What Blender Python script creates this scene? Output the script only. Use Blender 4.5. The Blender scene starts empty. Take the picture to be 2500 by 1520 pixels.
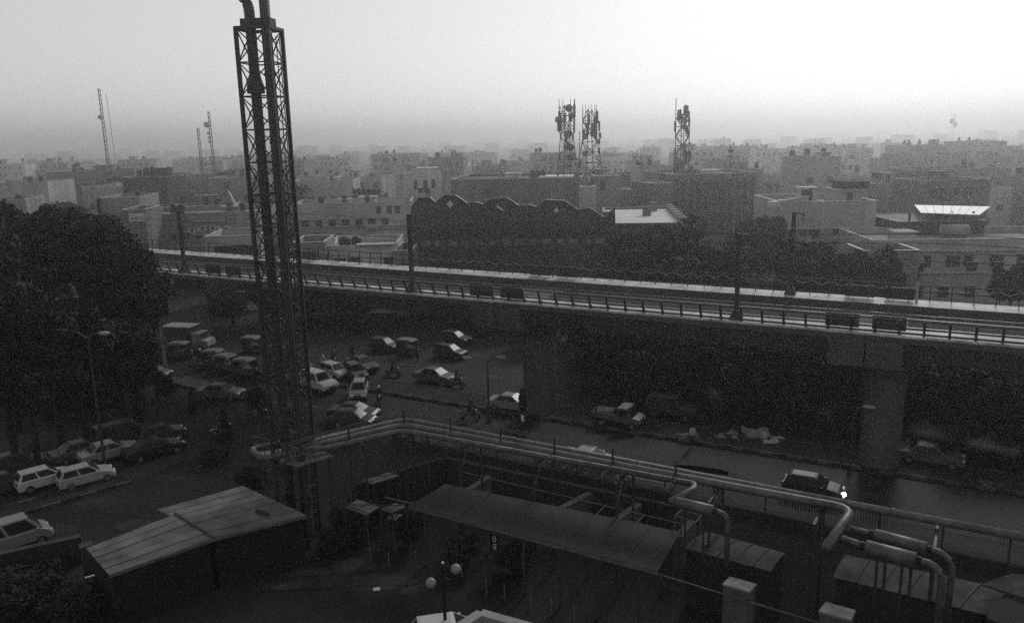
import bpy, bmesh, math, random
import numpy as np
from mathutils import Vector, Matrix, Euler
R = math.radians
random.seed(7)
sc = bpy.context.scene
col = sc.collection

# ------------------------------------------------------------------ camera
CAM_H = 23.0; FPX = 1976.0; PITCH = R(12.1); ROLL = R(1.26)      # photo is 2500 x 1520
_fw = Vector((0, math.cos(PITCH), -math.sin(PITCH))); _r0 = Vector((1, 0, 0)); _u0 = Vector((0, math.sin(PITCH), math.cos(PITCH)))
_rt = _r0*math.cos(ROLL) - _u0*math.sin(ROLL); _up = _r0*math.sin(ROLL) + _u0*math.cos(ROLL)
cam_d = bpy.data.cameras.new('camera'); cam = bpy.data.objects.new('camera', cam_d); col.objects.link(cam)
cam_d.sensor_fit = 'HORIZONTAL'; cam_d.sensor_width = 36.0; cam_d.lens = 36.0*FPX/2500.0
cam_d.clip_start = 0.1; cam_d.clip_end = 9000
_m = Matrix((_rt, _up, -_fw)).transposed().to_4x4(); _m.translation = (0, 0, CAM_H)
cam.matrix_world = _m
sc.camera = cam

# ------------------------------------------------------------------ sky, sun, exposure
SUN_AZ, SUN_EL = 27.0, 31.0            # degrees right of the view direction, above the horizon
w = bpy.data.worlds.new('World'); sc.world = w; w.use_nodes = True
nt = w.node_tree; nt.nodes.clear()
sky = nt.nodes.new('ShaderNodeTexSky'); sky.sky_type = 'NISHITA'; sky.sun_disc = False
sky.sun_elevation = R(SUN_EL); sky.sun_rotation = R(SUN_AZ); sky.altitude = 0
sky.air_density = 1.0; sky.dust_density = 1.2; sky.ozone_density = 1.0
bw = nt.nodes.new('ShaderNodeRGBToBW'); bg = nt.nodes.new('ShaderNodeBackground'); wo = nt.nodes.new('ShaderNodeOutputWorld')
bg.inputs['Strength'].default_value = 0.125
pw = nt.nodes.new('ShaderNodeMath'); pw.operation = 'POWER'; pw.inputs[1].default_value = 0.48      # thin overcast evens the sky out
ml = nt.nodes.new('ShaderNodeMath'); ml.operation = 'MULTIPLY'; ml.inputs[1].default_value = 2.4
nt.links.new(sky.outputs[0], bw.inputs[0]); nt.links.new(bw.outputs[0], pw.inputs[0]); nt.links.new(pw.outputs[0], ml.inputs[0]); nt.links.new(ml.outputs[0], bg.inputs['Color']); nt.links.new(bg.outputs[0], wo.inputs['Surface'])
sun_d = bpy.data.lights.new('sun', 'SUN'); sun_d.energy = 1.35; sun_d.angle = R(12)
sun = bpy.data.objects.new('sun', sun_d); col.objects.link(sun); sun.location = (0, 0, 60)
_sd = Vector((math.sin(R(SUN_AZ))*math.cos(R(SUN_EL)), math.cos(R(SUN_AZ))*math.cos(R(SUN_EL)), math.sin(R(SUN_EL))))
sun.rotation_euler = _sd.to_track_quat('Z', 'Y').to_euler()
sc.view_settings.view_transform = 'Standard'; sc.view_settings.look = 'None'
sc.view_settings.exposure = 0.0; sc.view_settings.gamma = 1.0; sc.view_settings.use_curve_mapping = False
sc.cycles.max_bounces = 5; sc.cycles.diffuse_bounces = 2; sc.cycles.glossy_bounces = 2; sc.cycles.transmission_bounces = 2
sc.cycles.use_denoising = False; sc.cycles.sample_clamp_indirect = 1.0
sc.cycles.volume_bounces = 1; sc.cycles.transparent_max_bounces = 8; sc.cycles.caustics_reflective = False; sc.cycles.caustics_refractive = False

# ------------------------------------------------------------------ helpers
def ray(x, y):
    return _fw + _rt*((x-1250.0)/FPX) - _up*((y-760.0)/FPX)
def at(x, y, z=0.0):                    # photo pixel -> the place at height z
    d = ray(x, y); t = (z-CAM_H)/d.z
    return Vector((d.x*t, d.y*t, z))
def atY(x, y, Y):                       # photo pixel -> the place Y metres away
    d = ray(x, y); t = Y/d.y
    return Vector((d.x*t, Y, CAM_H+d.z*t))

MATS = {}
def mat(name, g, rough=0.8, var=0.3, scale=0.6, metal=0.0, spec=0.15, bump=0.0, streak=False, fine=0.0):
    if name in MATS: return MATS[name]
    m = bpy.data.materials.new(name); m.use_nodes = True; MATS[name] = m
    n = m.node_tree; b = n.nodes['Principled BSDF']
    b.inputs['Roughness'].default_value = rough; b.inputs['Metallic'].default_value = metal
    b.inputs['Specular IOR Level'].default_value = spec
    if var <= 0:
        b.inputs['Base Color'].default_value = (g, g, g, 1); return m
    tc = n.nodes.new('ShaderNodeTexCoord'); mp = n.nodes.new('ShaderNodeMapping')
    mp.inputs['Scale'].default_value = (1, 1, 0.18) if streak else (1, 1, 1)
    nz = n.nodes.new('ShaderNodeTexNoise'); nz.inputs['Scale'].default_value = scale; nz.inputs['Detail'].default_value = 6; nz.inputs['Roughness'].default_value = 0.62
    mr = n.nodes.new('ShaderNodeMapRange'); mr.inputs[1].default_value = 0.3; mr.inputs[2].default_value = 0.7
    mr.inputs[3].default_value = g*(1-var); mr.inputs[4].default_value = g*(1+var)
    n.links.new(tc.outputs['Object'], mp.inputs[0]); n.links.new(mp.outputs[0], nz.inputs['Vector']); n.links.new(nz.outputs['Fac'], mr.inputs[0])
    cb = n.nodes.new('ShaderNodeCombineColor')
    for k in range(3): n.links.new(mr.outputs[0], cb.inputs[k])
    n.links.new(cb.outputs[0], b.inputs['Base Color'])
    if bump > 0:
        nb = n.nodes.new('ShaderNodeTexNoise'); nb.inputs['Scale'].default_value = fine or scale*12; nb.inputs['Detail'].default_value = 4
        bp = n.nodes.new('ShaderNodeBump'); bp.inputs['Strength'].default_value = bump; bp.inputs['Distance'].default_value = 0.05
        n.links.new(tc.outputs['Object'], nb.inputs['Vector']); n.links.new(nb.outputs['Fac'], bp.inputs['Height']); n.links.new(bp.outputs[0], b.inputs['Normal'])
    return m

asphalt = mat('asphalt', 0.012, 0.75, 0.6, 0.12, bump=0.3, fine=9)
earth = mat('earth', 0.02, 0.95, 0.45, 0.05)
pavement = mat('pavement_concrete', 0.05, 0.85, 0.35, 0.5)
concrete = mat('weathered_concrete', 0.075, 0.85, 0.35, 0.45, streak=True)
concrete2 = mat('girder_concrete', 0.055, 0.85, 0.3, 0.3, streak=True)
coping = mat('pale_coping', 0.42, 0.6, 0.5, 0.9)
steel = mat('dark_steel', 0.035, 0.55, 0.3, 2.0)
steel2 = mat('weathered_steel', 0.09, 0.55, 0.35, 2.0)
galv = mat('galvanised_cladding', 0.10, 0.5, 0.45, 1.6, metal=0.3)
black = mat('black_paint', 0.012, 0.6, 0.2, 3.0)
white = mat('white_paint', 0.7, 0.45, 0.12, 2.0)

class MB:
    def __init__(s): s.v = []; s.f = []
    def add(s, vs, fs):
        o = len(s.v); s.v += [tuple(p) for p in vs]; s.f += [tuple(i+o for i in q) for q in fs]; return s
    def box(s, x0, x1, y0, y1, z0, z1):
        return s.add([(x0,y0,z0),(x1,y0,z0),(x1,y1,z0),(x0,y1,z0),(x0,y0,z1),(x1,y0,z1),(x1,y1,z1),(x0,y1,z1)],
                     [(3,2,1,0),(4,5,6,7),(0,1,5,4),(1,2,6,5),(2,3,7,6),(3,0,4,7)])
    def cbox(s, c, sz, rz=0.0):
        a, b, h = sz[0]/2, sz[1]/2, sz[2]/2; cs, sn = math.cos(rz), math.sin(rz); vs = []
        for dz in (-h, h):
            for dx, dy in ((-a,-b),(a,-b),(a,b),(-a,b)): vs.append((c[0]+dx*cs-dy*sn, c[1]+dx*sn+dy*cs, c[2]+dz))
        return s.add(vs, [(3,2,1,0),(4,5,6,7),(0,1,5,4),(1,2,6,5),(2,3,7,6),(3,0,4,7)])
    def beam(s, p0, p1, w, h=None):
        h = h or w; p0, p1 = Vector(p0), Vector(p1); d = (p1-p0).normalized()
        u = Vector((0,0,1)) if abs(d.z) < 0.95 else Vector((1,0,0))
        a = d.cross(u).normalized()*(w/2); b = a.cross(d).normalized()*(h/2); vs = []
        for p in (p0, p1):
            for q in (-a-b, a-b, a+b, -a+b): vs.append(p+q)
        return s.add(vs, [(0,1,2,3),(7,6,5,4),(0,4,5,1),(1,5,6,2),(2,6,7,3),(3,7,4,0)])
    def tube(s, pts, r, n=8, caps=True):
        pts = [Vector(p) for p in pts]; rs = r if isinstance(r, (list, tuple)) else [r]*len(pts); o = []
        for i, p in enumerate(pts):
            d = (pts[min(i+1, len(pts)-1)]-pts[max(i-1, 0)]).normalized()
            u = Vector((0,0,1)) if abs(d.z) < 0.9 else Vector((0,1,0))
            a = d.cross(u).normalized(); b = a.cross(d).normalized()
            o.append([p+(a*math.cos(2*math.pi*k/n)+b*math.sin(2*math.pi*k/n))*rs[i] for k in range(n)])
        vs = [q for rr in o for q in rr]; fs = []
        for i in range(len(pts)-1):
            for k in range(n):
                k2 = (k+1) % n; fs.append((i*n+k, i*n+k2, (i+1)*n+k2, (i+1)*n+k))
        if caps: fs += [tuple(range(n))[::-1], tuple((len(pts)-1)*n+k for k in range(n))]
        return s.add(vs, fs)
    def prism(s, poly, z0, z1):
        n = len(poly); vs = [(p[0],p[1],z0) for p in poly]+[(p[0],p[1],z1) for p in poly]
        return s.add(vs, [tuple(range(n))[::-1], tuple(range(n,2*n))]+[(i,(i+1)%n,(i+1)%n+n,i+n) for i in range(n)])
    def extr(s, pts, vec):              # planar outline pushed along a vector
        pts = [Vector(p) for p in pts]; vec = Vector(vec); n = len(pts)
        return s.add(pts+[p+vec for p in pts], [tuple(range(n))[::-1], tuple(range(n,2*n))]+[(i,(i+1)%n,(i+1)%n+n,i+n) for i in range(n)])
    def sphere(s, c, r, nu=10, nv=7, sq=(1,1,1)):
        vs = []; fs = []
        for j in range(nv+1):
            th = math.pi*j/nv
            for i in range(nu):
                ph = 2*math.pi*i/nu; vs.append((c[0]+r*sq[0]*math.sin(th)*math.cos(ph), c[1]+r*sq[1]*math.sin(th)*math.sin(ph), c[2]+r*sq[2]*math.cos(th)))
        for j in range(nv):
            for i in range(nu): fs.append((j*nu+i, (j+1)*nu+i, (j+1)*nu+(i+1)%nu, j*nu+(i+1)%nu))
        return s.add(vs, fs)
    def mesh(s, name, m=None, smooth=False):
        me = bpy.data.meshes.new(name); me.from_pydata(s.v, [], s.f); me.validate(); 
        b = bmesh.new(); b.from_mesh(me); bmesh.ops.recalc_face_normals(b, faces=b.faces); b.to_mesh(me); b.free()
        if m: me.materials.append(m)
        if smooth: me.polygons.foreach_set('use_smooth', [True]*len(me.polygons))
        return me
    def build(s, name, m, parent=None, smooth=False, world=True):
        if parent is not None and world:
            r = parent
            while r.parent: r = r.parent
            l = r.location; s.v = [(a-l.x, b-l.y, c-l.z) for a, b, c in s.v]
        return put(s.mesh(name, m, smooth), name, parent)

def put(me, name, parent=None, loc=(0,0,0), rot=(0,0,0), scale=(1,1,1)):
    o = bpy.data.objects.new(name, me); col.objects.link(o)
    if parent is not None: o.parent = parent
    o.location = loc; o.rotation_euler = rot; o.scale = scale
    return o
def thing(name, label, cat, loc=(0,0,0), rz=0.0, group=None):
    o = bpy.data.objects.new(name, None); col.objects.link(o); o.empty_display_size = 0.2
    o.location = loc; o.rotation_euler = (0, 0, rz); return tag(o, label, cat, group)
def tag(o, label, cat, group=None):
    o['label'] = label; o['category'] = cat
    if group: o['group'] = group
    return o
def struct(o): o['kind'] = 'structure'; return o
UNIT = {}
def strut(name, p0, p1, wd, m, parent, hd=None):      # one straight steel member, sharing one unit mesh per material
    k = ('bar', m.name)
    if k not in UNIT: UNIT[k] = MB().box(0,1,-.5,.5,-.5,.5).mesh('bar', m)
    p0, p1 = Vector(p0), Vector(p1); d = p1-p0; r = parent
    while r is not None and r.parent: r = r.parent
    off = r.location if r is not None else Vector((0,0,0))
    o = put(UNIT[k], name, parent, p0-off, d.to_track_quat('X', 'Z').to_euler(), (d.length, wd, hd or wd))
    return o
def rod(name, p0, p1, r_, m, parent):                  # one straight round member
    k = ('rod', m.name)
    if k not in UNIT: UNIT[k] = MB().tube([(0,0,0),(1,0,0)], 1.0, 8).mesh('rod', m, True)
    p0, p1 = Vector(p0), Vector(p1); d = p1-p0; r = parent
    while r is not None and r.parent: r = r.parent
    off = r.location if r is not None else Vector((0,0,0))
    return put(UNIT[k], name, parent, p0-off, d.to_track_quat('X', 'Z').to_euler(), (d.length, r_, r_))
def bend(a, b, c, r, n=6):              # rounded corner a-b-c
    a, b, c = Vector(a), Vector(b), Vector(c); p = b+(a-b).normalized()*r; q = b+(c-b).normalized()*r
    return [p*(1-t)**2+b*2*t*(1-t)+q*t*t for t in [i/n for i in range(n+1)]]

# ------------------------------------------------------------------ ground
g = MB()
N = 24
ring = [0, 60, 150, 400, 1000, 2300, 4000]
vs = [(0,0,0)]; fs = []
for r_ in ring[1:]:
    vs += [(r_*math.cos(2*math.pi*k/N), r_*math.sin(2*math.pi*k/N), 0) for k in range(N)]
for k in range(N): fs.append((0, 1+k, 1+(k+1)%N))
for i in range(len(ring)-2):
    for k in range(N): fs.append((1+i*N+k, 1+(i+1)*N+k, 1+(i+1)*N+(k+1)%N, 1+i*N+(k+1)%N))
g.add(vs, fs); struct(g.build('ground', earth))

VT = Vector((0.878, -0.479, 0)).normalized(); VN = Vector((0.479, 0.878, 0)).normalized()
def vf(u, v, z=0.0): return VT*u + VN*v + Vector((0, 0, z))
VA = math.atan2(VT.y, VT.x)
CT = Vector((0.861, -0.508, 0)).normalized(); CN = Vector((0.508, 0.861, 0)).normalized()
def cf(u, v, z=0.0): return CT*u + CN*v + Vector((0, 0, z))
CA = math.atan2(CT.y, CT.x)

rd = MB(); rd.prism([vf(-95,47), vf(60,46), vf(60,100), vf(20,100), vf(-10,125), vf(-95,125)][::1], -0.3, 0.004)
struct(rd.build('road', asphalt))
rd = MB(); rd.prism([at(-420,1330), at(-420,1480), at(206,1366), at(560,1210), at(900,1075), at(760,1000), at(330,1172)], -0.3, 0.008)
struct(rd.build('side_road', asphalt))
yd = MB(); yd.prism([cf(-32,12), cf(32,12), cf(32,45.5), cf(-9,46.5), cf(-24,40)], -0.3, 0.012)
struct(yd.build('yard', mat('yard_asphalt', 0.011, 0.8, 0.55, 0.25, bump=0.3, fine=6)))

# ------------------------------------------------------------------ metro viaduct
ZT = 10.7; V0, V1 = 53.3, 64.6          # coping level, outer edges
U0, U1 = -130.0, 62.0
JOINTS = [-117.5, -89.5, -60.4, -30.6, -4.1, 23.5, 51.5]
via = thing('metro_viaduct', 'long concrete metro rail viaduct on single piers crossing the whole street', 'viaduct', vf(-4.1, 59, 0))
def vbox(u0, u1, v0, v1, z0, z1):
    m = MB(); m.prism([vf(u0,v0), vf(u1,v0), vf(u1,v1), vf(u0,v1)], z0, z1); return m
for a, b in zip([U0]+JOINTS, JOINTS+[U1]):
    # one span: trough section pushed along the track
    sec = [(V0,ZT-.03),(V0,ZT-.5),(V0+.7,ZT-.62),(V0+1.5,ZT-1.95),(V1-1.5,ZT-1.95),(V1-.7,ZT-.62),(V1,ZT-.5),(V1,ZT-.03),(V1-1.7,ZT+.0),(V1-1.75,ZT-.75),(V0+1.25,ZT-.75),(V0+1.2,ZT-.0)]
    m = MB(); m.extr([vf(a+.03, v, z) for v, z in sec], VT*(b-a-.06)); m.build('span', concrete2, via)
for j in JOINTS:
    for s in (-1, 1):
        m = MB(); u0, u1 = sorted((j+s*.06, j+s*2.15))
        sec = [(V0-.06,ZT-.52),(V0-.06,ZT-.75),(V0+.35,ZT-2.3),(V1-.35,ZT-2.3),(V1+.06,ZT-.75),(V1+.06,ZT-.52)]
        m.extr([vf(u0, v, z) for v, z in sec], VT*(u1-u0)); m.build('diaphragm', concrete, via)
    # pier: flared head on a rounded shaft
    pts = []; m = MB(); n = 20
    prof = [(0.0,1.3,1.3),(6.6,1.3,1.3),(7.6,1.5,2.2),(8.38,1.7,3.6)]
    vs = []; fs = []
    for z, a_, b_ in prof:
        for k in range(n):
            th = 2*math.pi*k/n; cx = math.copysign(abs(math.cos(th))**.7, math.cos(th)); sy = math.copysign(abs(math.sin(th))**.7, math.sin(th))
            vs.append(vf(j+1.0+a_*cx, 59+b_*sy, z))
    for i in range(len(prof)-1):
        for k in range(n): fs.append((i*n+k, i*n+(k+1)%n, (i+1)*n+(k+1)%n, (i+1)*n+k))
    fs += [tuple(range(n))[::-1], tuple((len(prof)-1)*n+k for k in range(n))]
    m.add(vs, fs); m.build('pier', concrete, via, smooth=False)
    for s in (-1, 1):                   # dark plates on the railing beside each joint
        for v, zz in ((V0+.45, 0), (V1-.45, 0)):
            if -1.4e9 < v:
                m = vbox(j-.1+(s*1.35 if s > 0 else -2.35), j-.1+(2.35 if s > 0 else s*.35+.2) if s > 0 else j-.45, v-.04, v+.04, ZT+.2, ZT+1.05) if s < 0 else vbox(j+.3, j+2.2, v-.04, v+.04, ZT+.2, ZT+1.05)
                m.build('joint_plate', steel, via)
# coping slabs in lengths of about 2.6 m, a little uneven
u = -95.0; k = 0
cop = []
while u < 34:
    L = 2.62
    for v0, v1, z0, z1 in ((V0-.02, V0+1.2, 0.0, 0.14), (V1-1.7, V1+.02, -.02, 0.16)):
        dz = random.uniform(-.012, .012); m = MB()
        near = v0 < 58
        a, b = (v0, v1) ; za, zb = (ZT+z0+dz, ZT+z1+dz)
        pts = [vf(u+.012,a,za), vf(u+.012,b,zb), vf(u+.012,b,zb-.16), vf(u+.012,a,za-.12)]
        m.extr(pts, VT*(L-.024)); m.build('coping_slab', coping, via)
    u += L
# railings
POST = MB().beam((0,.05,-.08),(0,-.36,1.0),.15,.08).beam((0,.45,.02),(0,-.1,.36),.05,.05).mesh('railing_post', steel)
POSTF = MB().beam((0,.10,-.05),(0,.28,1.15),.08,.06).mesh('railing_post', steel)
u = -92.0
while u < 33:
    put(POST, 'railing_post', via, vf(u, V0+.14, ZT+.04)-via.location, (0,0,VA))
    put(POSTF, 'railing_post', via, vf(u, V1-.55, ZT+.1)-via.location, (0,0,VA))
    u += 1.36
for a, b in zip([-92.0]+JOINTS[1:-1], JOINTS[1:-1]+[33.0]):
    for dv, dz, r_ in ((0,.1,.07),(-.27,.72,.022),(-.36,.98,.022)):
        rod('handrail', vf(a,V0+.16+dv,ZT+.04+dz), vf(b,V0+.16+dv,ZT+.04+dz), r_, steel, via)
    for dv, dz, r_ in ((.12,.3,.018),(.2,.7,.018),(.3,1.2,.04)):
        rod('handrail', vf(a,V1-.55+dv,ZT+.1+dz), vf(b,V1-.55+dv,ZT+.1+dz), r_, steel, via)
# pale cable slung between the far posts
m = MB(); u = -62.0; pale_cable = mat('pale_cable', .5, .6, 0)
pts = []
while u < 33:
    for q, dz in ((0,.0),(.34,-.16),(.68,-.28),(1.02,-.16)): pts.append(vf(u+q, V1-.22, ZT+1.18+dz))
    u += 1.36
m.tube(pts, .016, 4); m.build('slung_cable', pale_cable, via)
# track bed and rails
m = vbox(-128, 60, V0+1.3, V1-1.8, ZT-.748, ZT-.55); m.build('ballast_bed', mat('track_bed', .02, .9, .5, 2.5, bump=.5), via)
railm = mat('rail_steel', .25, .35, .2, 3, metal=.8)
for v in (56.2, 57.64, 60.4, 61.84):
    m = vbox(-128, 60, v-.035, v+.035, ZT-.552, ZT-.4); m.build('rail', railm, via)

# overhead line masts
def u_at(x, y, v):                      # where a photo column meets the line v of the viaduct
    d = ray(x, y); d.z = 0; return (d*(v/VN.dot(d))).dot(VT)
def mast(u, v, h, label, side):
    p = vf(u, v, ZT+.1); t = thing('overhead_line_mast', label, 'mast', p, VA, 'overhead line masts on the viaduct')
    m = MB(); m.box(-.13,.13,-.15,-.11,0,h).box(-.13,.13,.11,.15,0,h).box(-.03,.03,-.13,.13,0,h).box(-.13,-.09,-.14,.14,0,h).box(.09,.13,-.14,.14,0,h)
    m.build('column', steel, t, world=False)
    m = MB(); m.add([(-.42,-.3,0),(.42,-.3,0),(.42,.3,0),(-.42,.3,0),(-.19,-.19,.55),(.19,-.19,.55),(.19,.19,.55),(-.19,.19,.55)], [(3,2,1,0),(4,5,6,7),(0,1,5,4),(1,2,6,5),(2,3,7,6),(3,0,4,7)])
    m.build('base_plinth', steel, t, world=False)
    m = MB(); m.box(.1,.75,-.06,.06,h-.14,h-.04).box(.62,.70,-.03,.03,h-.55,h-.1).box(.52,.80,-.03,.03,h-.6,h-.54); m.build('insulator_arm', steel, t, world=False)
    s = side
    m = MB(); m.tube([(0,0,h-1.0),(.3,s*1.9,h-1.15)],.03,6).tube([(0,0,h-1.9),(.3,s*1.9,h-1.15)],.03,6).tube([(.2,s*1.2,h-1.45),(.4,s*2.3,h-1.6)],.022,6); m.build('cantilever', steel2, t, world=False)
for px, py, v, h, lab, sd in ((452,668,V0+.75,5.9,'dark steel overhead line mast on the near parapet left of the lattice tower',1),
                          (1007,712,V0+.75,6.3,'dark steel overhead line mast in front of the gabled hall left end',1),
                          (1797,785,V0+.75,5.7,'dark steel overhead line mast before the big rounded tree',1)):
    mast(u_at(px, py, v), v, h, lab, sd)
for px, py, Yv, h, lab in ((1928,735,V1-.7,6.3,'dark mast on the far parapet with hooked arm right of the big tree'),
                           (254,600,V1-.7,6.0,'dark mast on the far parapet rising out of the left trees')):
    mast(u_at(px, py, Yv), Yv, h, lab, -1)
p = vf(at(2236,745,ZT).dot(VT), V1-.6, ZT+.1); t = thing('signal_post', 'slim pale topped post on the far parapet beside dark joint plates', 'post', p, VA)
MB().tube([(0,0,0),(0,0,1.55)],.09,8).build('lower_sleeve', mat('sleeve_grey',.3,.7,.2), t, world=False); MB().tube([(0,0,1.5),(0,0,2.6)],.05,8).build('upper_rod', steel, t, world=False)
for kk, (v, z, lab) in enumerate(((57.0, ZT+4.1, 'contact wire over the near metro track'), (57.0, ZT+5.0, 'upper carrier wire over the near metro track'), (61.2, ZT+4.1, 'contact wire over the far metro track'), (61.2, ZT+5.1, 'upper carrier wire over the far metro track'), (54.2, ZT+2.6, 'thin dark feeder wire strung along the near mast line'))):
    m = MB(); pts = []
    for i in range(97):
        u = -100+i*1.4; sag = .25*math.cos((u % 28)/28*2*math.pi)
        pts.append(vf(u, v, z+sag*(1 if kk in (1,3) else .1)))
    m.tube(pts, .02, 4, caps=False); tag(m.build('overhead_wire', steel), lab, 'wire', 'overhead wires of the metro line')

# ------------------------------------------------------------------ flue tower with its pipes
TB = Vector((-12.75, 44.0, 0)); TR = R(-9); TA = 0.86; TZ = 28.75; PZ = 5.4
tow = thing('flue_tower', 'tall dark steel lattice tower carrying two flue pipes, beside the shed roof', 'tower', TB)
def tl(x, y, z): c, s = math.cos(TR), math.sin(TR); return TB+Vector((x*c-y*s, x*s+y*c, z))
corners = [(-TA,-TA),(TA,-TA),(TA,TA),(-TA,TA)]
for x, y in corners: strut('leg', tl(x,y,0), tl(x,y,TZ), .19, steel, tow)
nb = 17; bh = (TZ-.1)/nb
GUS = MB().cbox((0,0,0),(.03,.2,.26)).mesh('gusset', steel)
for i in range(nb+1):
    z = .1+i*bh
    for k in range(4):
        a, b = corners[k], corners[(k+1)%4]
        strut('horizontal_brace', tl(*a,z), tl(*b,z), .07, steel, tow)
        if i < nb:
            strut('diagonal_brace', tl(*a,z), tl(*b,z+bh), .055, steel, tow, .05)
            strut('diagonal_brace', tl(*b,z), tl(*a,z+bh), .055, steel, tow, .05)
            mx, my = (a[0]+b[0])/2*1.02, (a[1]+b[1])/2*1.02
            put(GUS, 'gusset', tow, tl(mx,my,z+bh/2)-TB, (0,0,TR+(0 if k % 2 else math.pi/2)))
fluem = mat('flue_steel', .05, .6, .45, 1.5, streak=True)
f1, f2 = (-.40,-.10), (.36,.10)
m = MB(); m.tube([tl(*f1,.3), tl(*f1,9.0), tl(*f1,TZ+.6)] + bend(tl(*f1,TZ+.7), tl(*f1,TZ+1.6), tl(f1[0]-1.1,f1[1],TZ+2.0), .8) + [tl(f1[0]-1.5,f1[1],TZ+2.15)], .27, 14); fp = m.build('flue_pipe', fluem, tow, True)
m = MB(); m.tube([tl(*f2,.3), tl(*f2,TZ+4.2)], .27, 14); fp2 = m.build('flue_pipe', fluem, tow, True)
for z in (7.5, 11.2, 14.8, 18.4, 22.1, 25.6):
    MB().tube([tl(*f1,z-.07), tl(*f1,z+.07)], .31, 14).build('flange', fluem, fp); MB().tube([tl(*f2,z+.83), tl(*f2,z+.97)], .31, 14).build('flange', fluem, fp2)
MB().tube([tl(*f1,25.55), tl(*f1,25.9), tl(*f1,26.5)], [.46,.45,.29], 14).build('expansion_collar', fluem, fp)
m = MB()
for a, b in zip(corners, corners[1:]+corners[:1]): m.beam(tl(a[0]*1.02,a[1]*1.02,TZ), tl(b[0]*1.02,b[1]*1.02,TZ), .2, .16)
m.build('top_frame', steel, tow)
m = MB(); m.cbox(tl(-.02,0,TZ+.3), (1.62,.75,.42), TR); m.build('pipe_clamp', steel, tow)
m = MB(); m.beam(tl(-TA,-TA,15.05), tl(-TA-.8,-TA-.1,15.1), .07).cbox(tl(-TA-.95,-TA-.1,15.05),(.5,.28,.22),TR); m.build('floodlight', steel, tow)
MB().tube([tl(TA*.78,-TA-.06,PZ), tl(TA*.78,-TA-.06,TZ)], .03, 6).build('conduit', steel2, tow)
# ladder
for s in (-.2,.2): strut('ladder_rail', tl(TA+.12,s,PZ), tl(TA+.12,s,TZ-.4), .04, steel, tow)
for i in range(58): strut('ladder_rung', tl(TA+.12,-.2,PZ+.4+i*.39), tl(TA+.12,.2,PZ+.4+i*.39), .025, steel, tow)
# service platform
pc = [at(724,1136,PZ), at(812,1110,PZ), at(760,1085,PZ), at(622,1104,PZ)]
plt = MB(); plt.prism(pc, PZ-.12, PZ); plt = plt.build('service_platform', mat('chequer_plate', .16, .55, .4, 3, metal=.3), tow)
for k in range(4):
    a, b = pc[k], pc[(k+1)%4]; n = max(2, int((b-a).length/.9))
    for i in range(n):
        q = a.lerp(b, i/n); rod('rail_post', q, q+Vector((0,0,1.05)), .025, steel2, tow)
    for dz in (.55, 1.05): rod('guard_rail', a+Vector((0,0,dz)), b+Vector((0,0,dz)), .025, steel2, tow)
for k in range(4):
    q = pc[k].lerp((pc[0]+pc[1]+pc[2]+pc[3])/4, .12); strut('platform_leg', (q.x,q.y,0), (q.x,q.y,PZ-.12), .12, steel, tow)

# three insulated exhaust pipes on a rack
PP = 5.9
cA = at(985,1037,PP); tA = at(782,1084,PP); eA = at(2500,1330,PP); nA = at(1690,1172,PP); mA = at(2083,1243,PP)
dl = (cA-tA).normalized(); dr = (eA-cA).normalized(); nl = Vector((-dl.y,dl.x,0)); nr = Vector((-dr.y,dr.x,0))
def corner(o): return cA + (nl+nr).normalized()*o/max(.2,(nl+nr).normalized().dot(nr))
def pipe(label, o, r_, stop, tail, left, nme='exhaust_pipe'):
    c = corner(o); a = tA+nl*o; t = thing(nme, label, 'pipe', c-Vector((0,0,PP)), 0, 'insulated exhaust pipes on the rack')
    pts = list(left) + [a] + bend(a, c, stop, .9) + tail
    MB().tube(pts, r_, 16).build('insulated_shell', galv, t, True)
    L = (stop-c).length; k = 3.1
    while k < L-.5:
        q = c.lerp(stop, k/L); MB().tube([q-dr*.05, q+dr*.05], r_+.025, 16).build('joint_band', steel2, t); k += 5.4+o
    return t
near_stop = at(1690,1180,PP)
tn = at(1636,1224,PP)
left_loop = bend(tl(f1[0],f1[1],PP-.1), at(700,1122,PP), at(626,1103,PP), .4)+bend(at(690,1120,PP), at(622,1101,PP), at(720,1080,PP), .5)
pn = pipe('nearest exhaust pipe on the rack, turning toward the small silencer', -.78, .165, near_stop, [near_stop]+bend(near_stop, at(1704,1187,PP), tn, .5)+[tn], [tl(-.2,-.9,PP), at(745,1096,PP)])
pm = pipe('middle exhaust pipe on the rack, turning toward the two large silencers', 0.0, .21, mA-dr*.9, bend(mA-dr*1.2, mA, at(2022,1330,PP), .9)+[at(2014,1338,PP)], [tl(.5,-.3,PP)])
pf = pipe('farthest exhaust pipe on the rack, running straight out of the right side', .78, .19, eA+dr*6+nr*.78, [eA+dr*6+nr*.78], [tl(.9,.5,PP)])
m = MB(); m.tube([at(745,1096,PP-.05)]+[Vector(p) for p in bend(at(745,1094,PP-.05), at(640,1120,PP-.05), at(622,1098,PP-.05), .5)]+bend(at(640,1120,PP-.05), at(612,1096,PP-.05), at(700,1076,PP-.05), .4)+[at(700,1078,PP-.05)], .165, 14); m.build('return_bend', galv, pn, True)
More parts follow.
